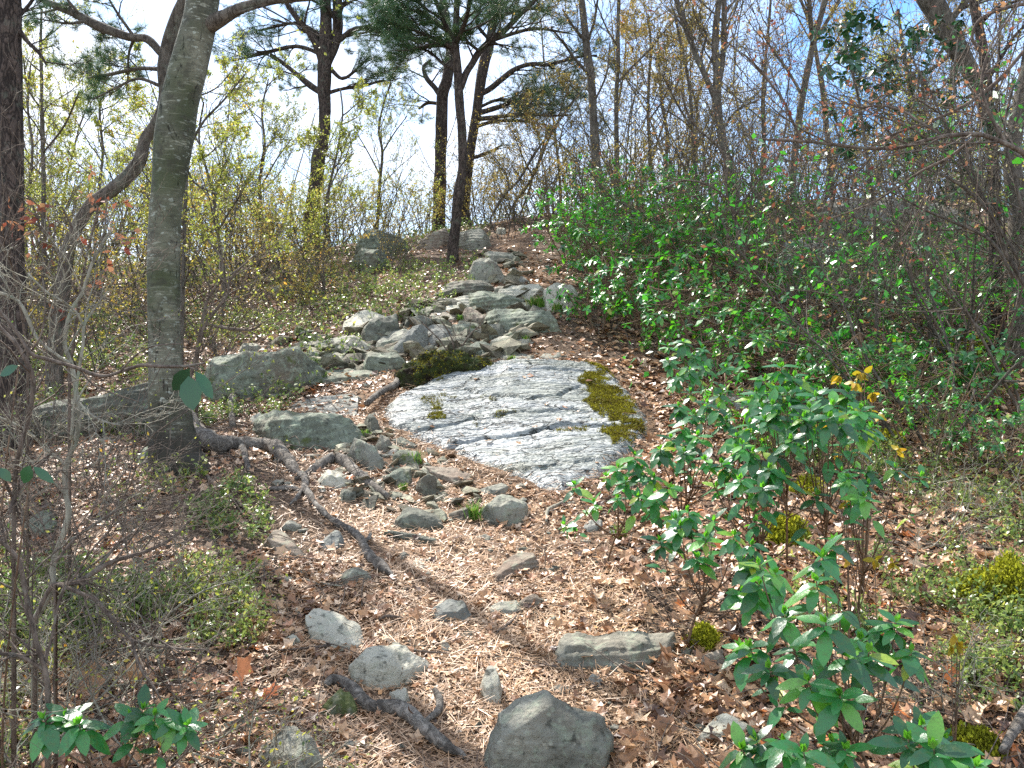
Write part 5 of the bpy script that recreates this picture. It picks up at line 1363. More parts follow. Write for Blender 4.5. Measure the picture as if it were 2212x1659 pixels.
# ------------------------------------------------------------------ mountain laurels
def whorl(g, rng, tip, d, n, size, tpl, rbase=0.3, droop=.38):
    """a rosette of leathery leaves round a shoot tip"""
    d = nrm(d); s = nrm(np.cross(d, [0.3, .2, 1])); b = np.cross(d, s)
    a0 = rng.random() * 6.28
    P, D, Nn, S = [], [], [], []
    for i in range(n):
        a = a0 + i * 2.4 + rng.normal() * .2; e = .55 + .75 * (i / n) ** .7 + rng.normal() * .14      # inner leaves stand, outer ones spread
        out = s * math.cos(a) + b * math.sin(a)
        dv = d * math.cos(e * 1.25) + out * math.sin(e * 1.25) + np.array([0, 0, -droop * e])
        P.append(tip - d * size * .35 * (i / n)); D.append(dv); Nn.append(d - out * .3); S.append(size * (.45 + .65 * rng.random()) * (.75 + .25 * i / n))
    r = np.clip(rbase + .3 * rng.normal(size=n) + .15 * rng.normal(), 0, .88)
    r = np.where(rng.random(n) < .06, .9 + .1 * rng.random(n), r)
    g.leaves(tpl, P, D, Nn, S, r)

def bez(a, b, c, n=8):
    t = np.linspace(0, 1, n)[:, None]
    return (1 - t) ** 2 * a + 2 * t * (1 - t) * b + t * t * c

def laurel(label, base, tips, leaf=.085, seed=0, nl=(8, 13), name='laurel_shrub', group='laurel plants beside the trail', rbase=.35, smr=.004, buds=True):
    """base world point; tips = world points (with optional direction)"""
    rng = np.random.default_rng(seed + 500)
    base = np.asarray(base, float); root = empty(name, base, label, 'shrub', group)
    gs, gf = G(), G()
    tips = [np.asarray(t, float) for t in tips]
    if 4 <= seed <= 11: leaf *= 1.18
    if 4 <= seed <= 11: tips = tips + [t + np.array([rng.normal() * .15, abs(rng.normal()) * .2, -abs(rng.normal()) * .12]) for t in tips[::3]]
    c = np.mean(tips, 0)
    hub = base * .45 + c * .55 + rng.normal(size=3) * .03
    gs.tube(bez(base - [0, 0, .06], base * .6 + hub * .4 + np.array([0, 0, .08]), hub), np.linspace(smr * 1.7, smr * 1.2, 8), 6)
    for t in tips:
        st = hub + (base - hub) * .5 * rng.random()
        p = bez(st, (st + t) / 2 + np.array([(t[0] - st[0]) * .25, (t[1] - st[1]) * .25, -.05]), t)
        gs.tube(p, np.linspace(smr, smr * .45, 8), 5)
        dv = nrm(nrm(p[-1] - p[-3]) + np.array([0, 0, .6]))
        whorl(gf, rng, t, dv, rng.integers(*nl), leaf, LAUREL if rng.random() < .5 else LAUREL2, rbase + .12 * rng.normal())
        if rng.random() < .5:
            q = p[5] + rng.normal(size=3) * .01; whorl(gf, rng, q, dv, 3, leaf * .9, LAUREL2, rbase)
        if buds:
            gf.leaves(SMALL, [t] * 4, dv + rng.normal(size=(4, 3)) * .25, rng.normal(size=(4, 3)), leaf * .3, .92)
    gs.build('stem', M['redstem'], root, base); gf.build('foliage', M['laurel'], root, base)
    return root
def T9(c, pts, d): return [at(p[0], p[1], (p[2] if len(p) > 2 else d)) for p in cv(c, pts)]

laurel('largest front laurel with big hanging leaves right of the lichened long rock', gpt(1905, 3.0), T9('9', [(1020,230,2.75),(940,330,2.6),(900,480,2.45),(540,380,2.7),(700,690,2.45),(960,740,2.3),(1230,930,2.35),(1400,740,2.5),(1100,960,2.3),(850,1110,2.3),(600,1030,2.4),(480,900,2.5),(1050,1200,2.25),(1300,760,2.6),(1500,930,2.45),(760,900,2.55),(1180,850,2.5),(420,900,2.6)], 2.5), .105, 1)
laurel('low laurel rosettes at the bottom right corner', gpt(2080, 2.75), T9('9', [(1560,1390,2.2),(1640,1540,2.05),(1480,1480,2.1),(1700,1480,2.3),(1900,1650,2.0),(1760,1600,2.1)], 2.2), .105, 2)
laurel('laurel sprig cut by the bottom edge below the largest front laurel', gpt(1830, 2.75), T9('9', [(690,1500,2.2),(520,1480,2.3),(1080,1540,2.2),(1000,1500,2.3),(430,1540,2.3),(820,1560,2.15)], 2.2), .10, 3)
laurel('laurel with reddish stems left of the moss cushion, reaching over the leaves', gpt(1480, 4.1), T9('9', [(490,250,3.2),(480,370,3.2),(380,190,3.3),(200,200,3.4),(150,330,3.4),(90,40,3.5),(250,100,3.5),(520,100,3.4),(40,130,3.5),(540,500,3.0),(640,430,3.0)], 3.3), .085, 4)
laurel('low laurel leaning onto the lower right corner of the great slab', gpt(1310, 5.1), T9('5', [(1850,1380,4.4),(1960,1300,4.3),(1780,1430,4.5),(1900,1460,4.3),(2000,1390,4.3),(2080,1440,4.2),(1980,1560,4.2),(1850,1570,4.3),(2100,1560,4.1),(1700,1600,4.6),(2180,1500,4.0)], 4.3), .085, 5)
laurel('laurel whose pale shiny leaves touch the right moss of the great slab', gpt(1450, 5.2), T9('6', [(60,1120,4.3),(210,970,4.2),(100,900,4.4),(280,1000,4.1),(30,990,4.4),(330,1080,4.1),(150,1170,4.1),(400,1180,4.0),(430,1240,3.9),(60,1280,4.1),(-20,1190,4.4)], 4.2), .085, 6)
laurel('upright laurel with fresh pointed shoots in the middle of the right slope', gpt(1700, 4.9), T9('6', [(680,740,3.9),(580,820,3.9),(640,900,3.8),(760,800,3.9),(720,900,3.8),(520,900,3.9),(830,830,4.0),(800,960,3.8),(560,1000,3.8),(650,1050,3.7),(620,980,3.7)], 3.9), .09, 7)
laurel('laurel with broad dark leaves beneath the yellow-leaved seedling', gpt(1790, 4.6), T9('6', [(1010,980,3.5),(860,1000,3.5),(980,1060,3.4),(1100,900,3.6),(1060,1100,3.4),(900,930,3.6),(820,1060,3.5),(1180,1010,3.5),(930,900,3.7),(740,1200,3.5)], 3.5), .09, 8)
laurel('low laurel under the broad dark-leaved one, over sunlit litter', gpt(1640, 4.3), T9('6', [(500,1280,3.6),(600,1380,3.5),(430,1230,3.6),(300,1350,3.7),(200,1330,3.7),(560,1500,3.4),(690,1420,3.5),(420,1450,3.5),(480,1100,3.7),(650,1290,3.6)], 3.6), .085, 9)
laurel('small laurel plant between the two moss cushions', gpt(1850, 4.3), T9('6', [(1100,1440,3.4),(1200,1560,3.3),(1060,1400,3.5),(1400,1380,3.6),(1230,1480,3.4),(1560,1430,3.7)], 3.5), .075, 10)
laurel('laurel sprays behind the round brown stone', gpt(1480, 7.2), T9('6', [(60,580,6.0),(180,620,6.0),(20,640,6.1),(200,750,5.8),(100,760,5.8),(330,740,5.9),(20,800,5.8),(430,660,6.2),(-40,700,6.0),(130,660,6.0),(380,540,6.2),(540,560,6.2)], 6), .085, 11)
laurel('dark laurel plant at the bottom left, under the bare branching shrub', gpt(250, 2.9), T9('7', [(900,1290,2.5),(980,1330,2.45),(1100,1350,2.45),(820,1340,2.5),(1180,1390,2.4),(280,1350,2.4),(420,1340,2.45),(500,1380,2.4)], 2.3), .095, 12)
# the sprig of three big leaves hanging at the birch
def sprig():
    rng = np.random.default_rng(3); gs, gf = G(), G()
    pts = [(-30,640,5),(30,708,8),(65,762,9),(100,775,9),(137,786,9),(170,796,9),(205,810,9),(232,812,8),(260,803,8),(285,795,8),(308,789,8),(355,792,7),(403,791,6),(444,784,4)]
    q = spl(np.array(pts, float), per=3)
    P = np.array([at(a, b, 2.02 + .0002 * a) for a, b, _ in q]); gs.tube(P, q[:, 2] / FD * 2.05 / 2, 6, rough=.2)
    for pp in ([(260,803,5),(290,770,4),(330,748,3),(395,742,2)], [(403,791,4),(425,800,3)], [(170,796,5),(200,830,4),(245,850,3),(300,868,2)], [(65,762,5),(90,720,4),(98,660,3),(92,600,2)]):
        r_ = spl(np.array(pp, float), per=3); gs.tube(np.array([at(a, b, 2.06) for a, b, _ in r_]), r_[:, 2] / FD * 2.05 / 2, 5)
    org = gpt(-120, 2.6)
    a = at(-120, 1100, 2.6); gs.tube(bez(org - [0, 0, .05], org + [.0, 0, .5], P[0]), np.linspace(.009, .004, 8), 6)
    tipp = at(408, 794, 2.05); t2 = at(418, 797, 2.05)
    LF = []
    def lf(p, q, w, r, n):
        D = q - p; s = np.linalg.norm(D); tp = (LAUREL[0] * np.array([w / .2, 1, .6]), LAUREL[1], LAUREL[2])
        q_ = G(); q_.leaves(tp, [p], [D], [n], [s], [r]); LF.append(q_)
    lf(at(410, 796, 2.04), at(370, 846, 2.05), .23, .05, [0.5, -1, .35]); lf(at(407, 812, 2.02), at(415, 884, 2.0), .28, .4, [0.1, -1, .25]); lf(at(422, 802, 2.05), at(463, 860, 2.06), .19, .7, [.5, -.85, .5])
    root = empty('laurel_branch', org, 'low bare branch ending in three big dark leaves in front of the birch', 'branch')
    gs.build('stem', M['twig'], root, org)
    for q_ in LF: q_.build('leaf', M['laurel_dark'], root, org)
sprig()
def sprig2():
    gf, gs = G(), G(); org = gpt(20, 2.9)
    for p, q, w in ((at(66, 1005, 2.2), at(48, 1045, 2.2), .3), (at(72, 1008, 2.2), at(115, 1042, 2.2), .16), (at(0, 1010, 2.2), at(22, 1040, 2.2), .25), (at(40, 790, 2.6), at(-5, 810, 2.6), .2)):
        D = q - p; gf.leaves((LAUREL[0] * np.array([w / .2, 1, .6]), LAUREL[1], LAUREL[2]), [p], [D], [[.2, -1, .4]], [np.linalg.norm(D)], [.45])
    gs.tube(bez(org - [0, 0, .05], org + np.array([.05, -.2, .3]), at(69, 1006, 2.2)), np.linspace(.005, .002, 8), 5)
    gs.tube(bez(org + [0, 0, .05], org + np.array([-.05, -.2, .4]), at(0, 1010, 2.2)), np.linspace(.004, .002, 8), 5)
    gs.tube(bez(org + [0, 0, .05], org + np.array([-.05, -.1, .5]), at(40, 790, 2.6)), np.linspace(.004, .002, 8), 5)
    root = empty('laurel_sprig', org, 'thin sprig with a few single dark leaves at the left edge', 'shrub')
    gs.build('stem', M['redstem'], root, org)
    gf.build('foliage', M['laurel_dark'], root, org)
sprig2()

# the laurel thicket: five kinds of bush, copied
LT = 'laurel bushes of the thicket on the right slope'
def bush_proto(seed, h, w, nw, leaf, nst=7):
    rng = np.random.default_rng(seed); root = empty('laurel_bush', (0, 0, 0), None, 'shrub', LT)
    gs, gf = G(), G()
    for i in range(nst):
        a = i * 6.283 / nst + rng.random(); e = np.array([math.cos(a) * w * .6, math.sin(a) * w * .6, h * (.5 + .35 * rng.random())])
        p = bez(np.array([math.cos(a), math.sin(a), -.5]) * .08, e * np.array([.5, .5, .35]) + rng.normal(size=3) * .08, e, 9)
        gs.tube(p, np.linspace(.013, .006, 9), 5)
        for k in range(nw // nst):
            j = rng.integers(3, 9)
            th = rng.random() * 6.283; rr = w * (.35 + .65 * math.sqrt(rng.random())); zz = h * (.15 + .85 * rng.random()) * (1 - .35 * (rr / w) ** 2)
            t = np.array([math.cos(th) * rr, math.sin(th) * rr, zz])
            t = t * .72 + e * .35 * np.array([1, 1, .8]); 
            if rng.random() < .55: gs.tube(bez(p[j], (p[j] + t) / 2 + [0, 0, -.06], t, 5), np.linspace(.005, .002, 5), 4, cap=False)
            whorl(gf, rng, t, nrm(t * np.array([.5, .5, 0]) + np.array([0, 0, .7 * h]) + rng.normal(size=3) * .25), rng.integers(6, 11), leaf, LAUREL2 if rng.random() < .6 else LAUREL, .35 + .35 * rng.random(), .35)
    gs.build('stem', M['redstem'], root); gf.build('foliage', M['laurel'], root)
    return root
LB = [bush_proto(61, 1.5, .95, 150, .092), bush_proto(62, 1.25, 1.0, 135, .09), bush_proto(63, 1.95, 1.0, 185, .095), bush_proto(64, .9, .8, 85, .085), bush_proto(65, 1.6, 1.05, 95, .09)]
bushes = [
 (1800,10.8,1,.95,'laurel bush between the bluish rock sheet and the wide pale outcrop'),
 (1930,11.6,0,.9,'laurel bush right of the wide pale outcrop foot'),
 (1990,7.6,3,1.0,'laurel bush left of the moss mound high on the slope'),
 (1235,13.5,0,.9,'leftmost laurel bush of the thicket, nearest the head of the trail'),
 (1300,12.0,1,1.0,'laurel bush behind the round pale boulder, right of it'),
 (1340,10.8,0,1.0,'glossy laurel bush overhanging the trail above the slab'),
 (1300,9.9,3,.9,'low laurel bush above the upper right lip of the slab'),
 (1420,9.6,1,1.0,'laurel bush at the front of the thicket above the round brown stone'),
 (1400,12.2,2,1.0,'tall bright green laurel bush topping the left of the thicket'),
 (1310,14.5,2,.9,'tall laurel bush on the thicket skyline below the thin straight trunk'),
 (1490,11.0,2,1.0,'tall laurel bush under the V-forked trunk'),
 (1530,8.6,1,.95,'laurel bush in the middle of the front row of the thicket'),
 (1560,13,2,1.0,'laurel bush on the skyline right of the V-forked trunk foot'),
 (1620,10.4,0,1.0,'laurel bush left of the bluish rock sheet'),
 (1660,8.2,3,1.1,'low loose laurel bush below the bluish rock sheet'),
 (1730,12.2,4,.9,'laurel bush above the bluish rock sheet'),
 (1770,9.2,4,.9,'laurel bush just left of the tall thin laurel stem'),
 (1840,7.8,3,1.0,'open laurel bush at the foot of the tall thin laurel stem'),
 (1950,8.7,4,.85,'laurel bush just right of the tall thin laurel stem'),
 (2020,10.2,1,1.0,'laurel bush in front of the rounded outcrop rock'),
 (2100,8.2,4,.9,'laurel bush above the yellow-green moss mound on the slope'),
 (2180,9.4,1,1.0,'laurel bush before the thick grey trunk at the right edge'),
 (2060,12.5,1,.8,'laurel bush below the tall dark outcrop rock'),
 (1880,12.8,3,1.1,'small laurel bush in front of the wide pale outcrop'),
 (2230,7.2,3,1.0,'low laurel bush cut by the right edge of the photo'),
 (1620,6.9,3,.8,'loose laurel bush right of the flat pale stone'),
 (1760,6.3,3,.7,'small laurel bush left of the thin laurel stems, on bare litter'),
 (2000,6.4,4,.55,'small laurel bush by the mossy pad on the right slope'),
 (1900,7.1,4,.6,'airy laurel bush at the base of the tall thin laurel stem, right side'),
 (2150,6.3,3,.7,'small laurel bush near the right edge above the bare twig tangles'),
 (1450,14.5,0,1.1,'laurel bush at the back left of the thicket by the slim trunk'),
 (1660,14.5,0,1.0,'laurel bush at the back between V-fork and leaning trunk'),
]
for i, (px, d, k, s, lab) in enumerate(bushes):
    rng = np.random.default_rng(i + 700)
    copy_tree(LB[k], gpt(px, d), rng.random() * 6.28, s, lab)
for b in LB:
    for c in list(b.children): bpy.data.objects.remove(c)
    bpy.data.objects.remove(b)

def tall_laurel(label, trunk, d, tips, seed, leaf=.10, w=1.0):
    P, r = tpath(trunk, d); org = P[0].copy(); org[2] = float(TZ(org[0], org[1])[0])
    root = empty('tall_laurel', org, label, 'shrub'); rng = np.random.default_rng(seed)
    gs, gf = G(), G(); gs.tube(P, r, 8, rough=.15)
    for px, py in tips:
        t = at(px, py, d + rng.normal() * .35); cand = np.where(P[:, 2] < t[2] + .1)[0]; j = cand[np.argmin(np.linalg.norm(P[cand] - t, axis=1))] if len(cand) else -1; j = max(1, j - 2)
        p = bez(P[j], (P[j] + t) / 2 + np.array([0, 0, -.06]), t); gs.tube(p, np.linspace(.006, .0025, 8), 5)
        for q in range(4):
            whorl(gf, rng, t + rng.normal(size=3) * .08 * w, nrm(np.array([0, 0, 1]) + rng.normal(size=3) * .5), rng.integers(6, 10), leaf, LAUREL2, .25, .4)
    gs.build('stem', M['bark'], root, org); gf.build('foliage', M['laurel_dark'], root, org)
tall_laurel('tall thin upright laurel stem with dark leaf clusters against the sky', [(1896,850,9),(1894,740,9),(1893,642,8),(1890,513,8),(1884,430,8),(1879,376,8),(1866,290,7),(1856,220,7),(1842,160,7),(1828,105,6),(1825,60,5)], 7.9,
     [(1830,30),(1850,55),(1865,90),(1812,95),(1838,120),(1800,125),(1885,45),(1790,75),(1870,150),(1840,175),(1880,165),(1905,170),(1925,190),(1810,230),(1850,250),(1950,110),(1990,100),(1930,130),(2000,240),(1830,335)], 71)
tall_laurel('second thin laurel stem with sparse leaves near the big leaning trunk', [(2010,800,7),(2005,600,7),(2000,480,7),(2010,360,6),(2000,240,5),(1985,150,4)], 8.3, [(1960,60),(2010,90),(1940,210),(1975,240),(2090,120),(2110,160),(2150,230),(2180,300),(1900,300),(1930,340),(2000,350),(2070,380),(1990,130),(1960,160),(2030,190),(2060,60),(2040,40),(2080,210),(2120,260),(1970,300),(2050,310),(2160,420),(2100,420),(2040,430)], 72)

# ------------------------------------------------------------------ bare shrubs, dead branches
def pathbush(label, paths, mat, seed, name='bare_shrub', cat='shrub', twL=.35, ntw=5, lvl=1, leafmat=None, leafper=2, leafsize=.03, base=None, group=None, rmin=.0013, redl=None):
    rng = np.random.default_rng(seed); gs = G(); tips = []
    K = dict(wig=.16, trop=(0, 0, .2), nch=[0, 3, 4], ang=.7, ratio=.55, rmin=rmin, start=.2, n=5)
    org = None
    for pts, d0, d1, grd in paths:
        q = spl(np.array(pts, float), per=5); n = len(q); ds = np.linspace(d0, d1, n)
        P = np.array([at(a, b, e) for (a, b, _), e in zip(q, ds)]); r = q[:, 2] / FD * ds / 2
        if grd:
            gz = float(TZ(P[0][0], P[0][1])[0])
            if P[0][2] > gz:
                P = np.vstack([[P[0][0], P[0][1], gz - .05], P]); r = np.concatenate([[r[0] * 1.1], r])
        if org is None: org = np.array([P[0][0], P[0][1], float(TZ(P[0][0], P[0][1])[0])])
        gs.tube(P, r, 8, rough=.15, seed=seed)
        n = len(P)
        for c in range(ntw):
            t = .12 + .86 * (c + rng.random()) / ntw; i = min(int(t * (n - 1)), n - 2)
            b = nrm(P[i + 1] - P[i]); s = nrm(np.cross(b, rng.normal(size=3))); a = .5 + .5 * rng.random()
            grow(gs, tips, rng, P[i], b * math.cos(a) + s * math.sin(a), twL * (.5 + .9 * rng.random()), max(r[i] * .5, .0022), lvl, K)
    root = empty(name, org, label, cat, group)
    gs.build('stem', M[mat], root, org)
    if leafmat:
        gf = G(); smallleaves(gf, tips, rng, leafper, leafsize)
        if gf.n: gf.build('foliage', M[leafmat], root, org)
    return root
pathbush('pale smooth forked shrub stem rising at the left in front of the birch', [
   ([(75,1338,13),(98,1300,14),(113,1270,14),(116,1212,13),(137,1153,13),(148,1107,13),(142,1060,13),(141,1018,13),(150,985,13),(164,950,13),(171,900,12),(168,870,12),(161,823,12),(154,786,11),(140,745,10),(147,694,10),(160,660,9),(178,632,9),(195,580,8),(205,557,8),(225,520,7),(239,496,5)], 3.0, 3.1, True),
   ([(154,950,8),(160,880,8),(166,830,8),(172,790,8),(180,740,8),(181,705,8),(195,680,7),(220,645,6),(234,628,3)], 3.0, 3.0, False),
   ([(181,705,7),(165,675,6),(140,655,6),(100,630,5),(60,590,4)], 3.0, 2.9, False),
   ([(154,786,8),(120,765,8),(80,730,8),(48,662,8),(20,640,7),(-10,630,6)], 3.0, 3.0, False),
   ([(171,870,7),(190,890,6),(212,905,6),(240,915,5),(262,919,3)], 3.0, 2.9, False),
   ([(140,1005,7),(120,985,7),(103,974,6),(62,933,6),(30,915,5),(-10,898,5)], 3.0, 2.9, False)], 'palestem', 81, twL=.30, ntw=6, lvl=2)
pathbush('brown many-branched bare shrub at the lower left corner', [
   ([(103,1480,12),(98,1450,12),(90,1420,12),(82,1400,12),(70,1350,12),(58,1297,12),(50,1250,12),(41,1212,11),(20,1185,10),(-10,1160,9)], 2.5, 2.5, True),
   ([(98,1450,8),(60,1425,10),(30,1414,10),(-10,1412,9)], 2.5, 2.45, False),
   ([(96,1440,7),(115,1360,6),(130,1290,6),(165,1240,6),(190,1200,5),(230,1150,4)], 2.5, 2.6, False)], 'twig', 82, twL=.35, ntw=7, lvl=2)
pathbush('long grey bough sweeping up to the right across the brush at lower left', [
   ([(75,1338,9),(109,1270,11),(140,1262,11),(171,1256,11),(205,1235,11),(239,1215,10),(275,1203,10),(308,1194,9),(345,1178,8),(376,1160,7),(400,1135,6),(425,1108,4)], 2.95, 3.2, True),
   ([(205,1235,7),(250,1180,6),(290,1150,5),(330,1140,4),(390,1090,3)], 3.05, 3.2, False),
   ([(120,1215,7),(160,1165,6),(200,1135,6),(260,1100,5),(320,1075,3)], 2.9, 3.1, False)], 'twig', 83, twL=.3, ntw=7, lvl=2)
pathbush('brown bough running down to the right over the bright ground leaves at lower left', [
   ([(120,1262,9),(147,1270,10),(175,1282,10),(205,1294,10),(226,1318,10),(246,1341,10),(265,1362,9),(284,1382,9),(310,1390,8),(342,1396,7),(400,1402,6),(451,1403,3)], 2.9, 2.7, True),
   ([(284,1382,7),(295,1420,7),(310,1455,6),(330,1480,5),(352,1520,3)], 2.75, 2.6, False),
   ([(246,1345,5),(290,1350,4),(340,1380,4),(390,1410,3)], 2.8, 2.7, False)], 'twig', 84, twL=.25, ntw=6, lvl=2)
pathbush('curving dark stems cut by the left edge below the far-left pine', [
   ([(30,1110,9),(34,1018,10),(44,967,10),(62,899,10),(72,834,11),(66,800,11),(54,775,10),(34,742,9),(0,708,8),(-30,680,6)], 2.8, 2.7, True),
   ([(-20,1000,8),(0,1020,7),(20,1060,7),(40,1110,5)], 2.6, 2.8, False),
   ([(20,1110,7),(30,1080,8),(60,1030,8),(90,1000,7),(110,980,5)], 2.7, 2.8, False)], 'twig', 85, twL=.3, ntw=6, lvl=2)
pathbush('tangle of fine grey twigs hanging at the left edge below the pine trunk', [
   ([(60,760,6),(40,640,6),(20,560,5),(-20,500,4)], 4.0, 3.7, True), ([(50,700,5),(80,620,5),(110,560,4),(120,480,3)], 4.0, 4.1, False), ([(55,740,5),(100,690,5),(150,650,4),(200,620,3)], 4.0, 4.0, False)], 'twig', 86, twL=.5, ntw=9, lvl=2)
pathbush('shrub with withered red-brown leaf tips in front of the crooked tree foot', [
   ([(150,800,7),(165,700,7),(175,620,6),(190,540,5),(205,480,5),(212,445,3)], 4.2, 4.1, True), ([(170,640,5),(130,560,5),(100,500,4),(60,480,3),(30,490,2)], 4.2, 4.0, False), ([(185,560,4),(160,500,4),(135,450,3)], 4.1, 4.0, False), ([(180,600,5),(220,520,4),(232,430,3)], 4.1, 4.1, False)], 'twig', 87, twL=.2, ntw=5, lvl=1, leafmat='redleaf', leafper=2, leafsize=.04)
pathbush('twisted bare shrub right of the birch with a crank-shaped stem', [
   ([(410,820,8),(432,740,8),(445,700,7),(468,668,7),(490,640,6),(500,600,5),(540,560,4)], 7.2, 7.2, True), ([(445,700,6),(485,708,6),(520,712,6),(545,712,5),(565,700,4)], 7.2, 7.2, False), ([(425,760,7),(438,690,7),(452,640,6),(480,600,6),(478,560,5),(450,520,4)], 7.4, 7.4, True)], 'twig', 88, twL=.6, ntw=7, lvl=2, leafmat='spring', leafper=2, leafsize=.03)
pathbush('small leafless twiggy bush on top of the mossy bank', [
   ([(985,770,4),(1000,745,4),(1018,720,3),(1040,700,2)], 9.1, 9.1, True), ([(985,770,4),(975,730,3),(962,705,3),(950,690,2)], 9.1, 9.1, False), ([(970,765,4),(950,735,3),(925,710,3),(905,690,2)], 9.0, 9.0, True)], 'twig', 89, twL=.3, ntw=5, lvl=1)
pathbush('great arching bare branch reaching left from the right edge', [
   ([(2250,420,12),(2235,370,12),(2212,332,12),(2175,312,11),(2139,297,11),(2115,291,11),(2088,290,10),(2045,294,10),(2003,302,9),(1968,313,9),(1934,320,9),(1900,321,9),(1866,320,8),(1800,312,8),(1746,306,7),(1690,303,6),(1647,301,4)], 4.0, 4.0, True),
   ([(1733,304,6),(1712,262,6),(1695,222,6),(1668,185,5),(1640,150,5),(1606,116,4)], 4.0, 3.9, False),
   ([(2040,296,6),(1985,262,6),(1950,240,5),(1900,228,5),(1850,230,4),(1780,200,3)], 4.0, 4.3, False),
   ([(2110,292,7),(2050,340,7),(1990,370,6),(1930,410,5),(1880,440,4),(1800,470,3)], 4.0, 4.3, False),
   ([(2175,312,7),(2140,250,7),(2120,180,6),(2140,100,5),(2180,40,4),(2212,-10,4)], 4.0, 4.1, False),
   ([(2212,110,8),(2150,180,8),(2080,230,7),(2010,262,6),(1930,290,5),(1860,330,4)], 4.3, 4.3, False),
   ([(2240,5,9),(2180,15,8),(2120,40,7),(2100,80,6),(2120,120,4)], 4.2, 4.2, False)], 'twig', 90, name='dead_branch', cat='branch', twL=.55, ntw=10, lvl=2, leafmat='redleaf', leafper=1, leafsize=.025)
pathbush('criss-crossing bare branches above the laurels at the right edge', [
   ([(2420,1000,9),(2300,760,9),(2180,560,9),(2150,480,8),(2100,420,7),(2040,380,6),(1960,350,4)], 5.2, 5.0, True), ([(2190,600,7),(2140,520,7),(2060,480,6),(1990,450,5),(1900,400,3)], 5.1, 5.0, False),
   ([(2420,900,8),(2300,650,8),(2220,480,8),(2190,380,7),(2170,280,6),(2190,180,5)], 5.0, 4.9, False), ([(2150,480,6),(2080,350,6),(2010,200,5),(1960,110,4)], 5.1, 5.1, False), ([(2200,560,6),(2130,440,6),(2080,300,5),(2060,180,4),(2070,80,3)], 5.1, 5.1, False)], 'bark', 91, twL=.6, ntw=9, lvl=2)
pathbush('bare spreading bush left of the great arching branch, under the V-fork', [
   ([(1600,600,7),(1590,480,7),(1570,420,6),(1560,330,5),(1500,270,4),(1470,200,3)], 10.2, 10.0, True), ([(1585,470,6),(1630,400,5),(1680,340,5),(1700,260,4)], 10.1, 9.9, False), ([(1575,430,5),(1530,400,5),(1480,390,4),(1430,410,3)], 10, 10, False)], 'twig', 92, twL=.8, ntw=8, lvl=2, leafmat='redleaf', leafper=1, leafsize=.03)
for lab, px, d, sd, w in (('sprawling tangle of pale leafless twigs on the right slope, above the moss mound', 2040, 4.9, 93, 1.0), ('knee-high bare twig tangle at the right edge above the moss mound', 2190, 5.3, 94, 1.0), ('fine leafless twigs right of the yellow-leaved seedling', 1960, 6.0, 95, .9),
                          ('low leafless twigs in the litter below the long bare stick on the right', 2000, 3.7, 96, .5), ('bare twig tangle under the thin laurel stems on the right slope', 2100, 6.8, 97, 1.0)):
    rng = np.random.default_rng(sd); gs = G(); tips = []; c = gpt(px, d)
    K = dict(wig=.25, trop=(0, 0, -.1), nch=[0, 4, 5], ang=.8, ratio=.6, rmin=.0015, start=.15, n=7)
    for i in range(6):
        a = rng.random() * 6.28
        grow(gs, tips, rng, c + np.array([rng.normal() * .12, rng.normal() * .12, -.03]), nrm([math.cos(a), math.sin(a) * .6, .75]), .75 * w, .005, 2, K)
    root = empty('bare_shrub', c, lab, 'shrub', 'leafless twig tangles on the right slope'); gs.build('stem', M['palestem'], root, c)
    gf = G(); smallleaves(gf, tips, rng, 2, .014); gf.build('foliage', M['cover'], root, c)

# seedlings with drooping yellow leaves
def yellowling(label, base, d, tips, seed):
    rng = np.random.default_rng(seed); c = gpt(base, d); gs, gf = G(), G()
    root = empty('yellow_seedling', c, label, 'plant', 'seedlings with drooping yellow leaves')
    top = None
    for px, py in tips:
        t = at(px, py, d - .1); p = bez(c - [0, 0, .03], c * .4 + t * .6 + np.array([0, 0, -.05]), t); gs.tube(p, np.linspace(.003, .0015, 8), 5)
        n = 7; gf.leaves(LAUREL2, [t] * n, np.array([0, 0, -.7]) + rng.normal(size=(n, 3)) * .55, rng.normal(size=(n, 3)), .042 * (d / 3.6) * (.6 + .5 * rng.random(n)), rng.random(n))
    gs.build('stem', M['redstem'], root, c); gf.build('foliage', M['yellow'], root, c)
yellowling('tall seedling with drooping yellow leaf pairs behind the broad dark-leaved laurel', 1862, 4.5, [(1812,812),(1860,805),(1845,828),(1890,850),(1868,805),(1885,848),(1900,895),(1768,918)], 1)
yellowling('seedling with a bright yellow leaf cluster left of the long bare stick', 1842, 4.2, [(1812,978),(1866,955),(1940,970)], 2)
yellowling('small yellow-leaved seedling near the moss cushion', 1835, 3.9, [(1832,1078),(1828,1086)], 3)
yellowling('short seedling with yellow leaves in front of the yellow-green moss mound', 2060, 3.3, [(2055,1395),(2075,1398),(2068,1388)], 4)
yellowling('small drooping yellow seedling right of the largest front laurel', 1900, 3.5, [(1835,1208),(1890,1210),(1930,1215),(1650,1215)], 5)

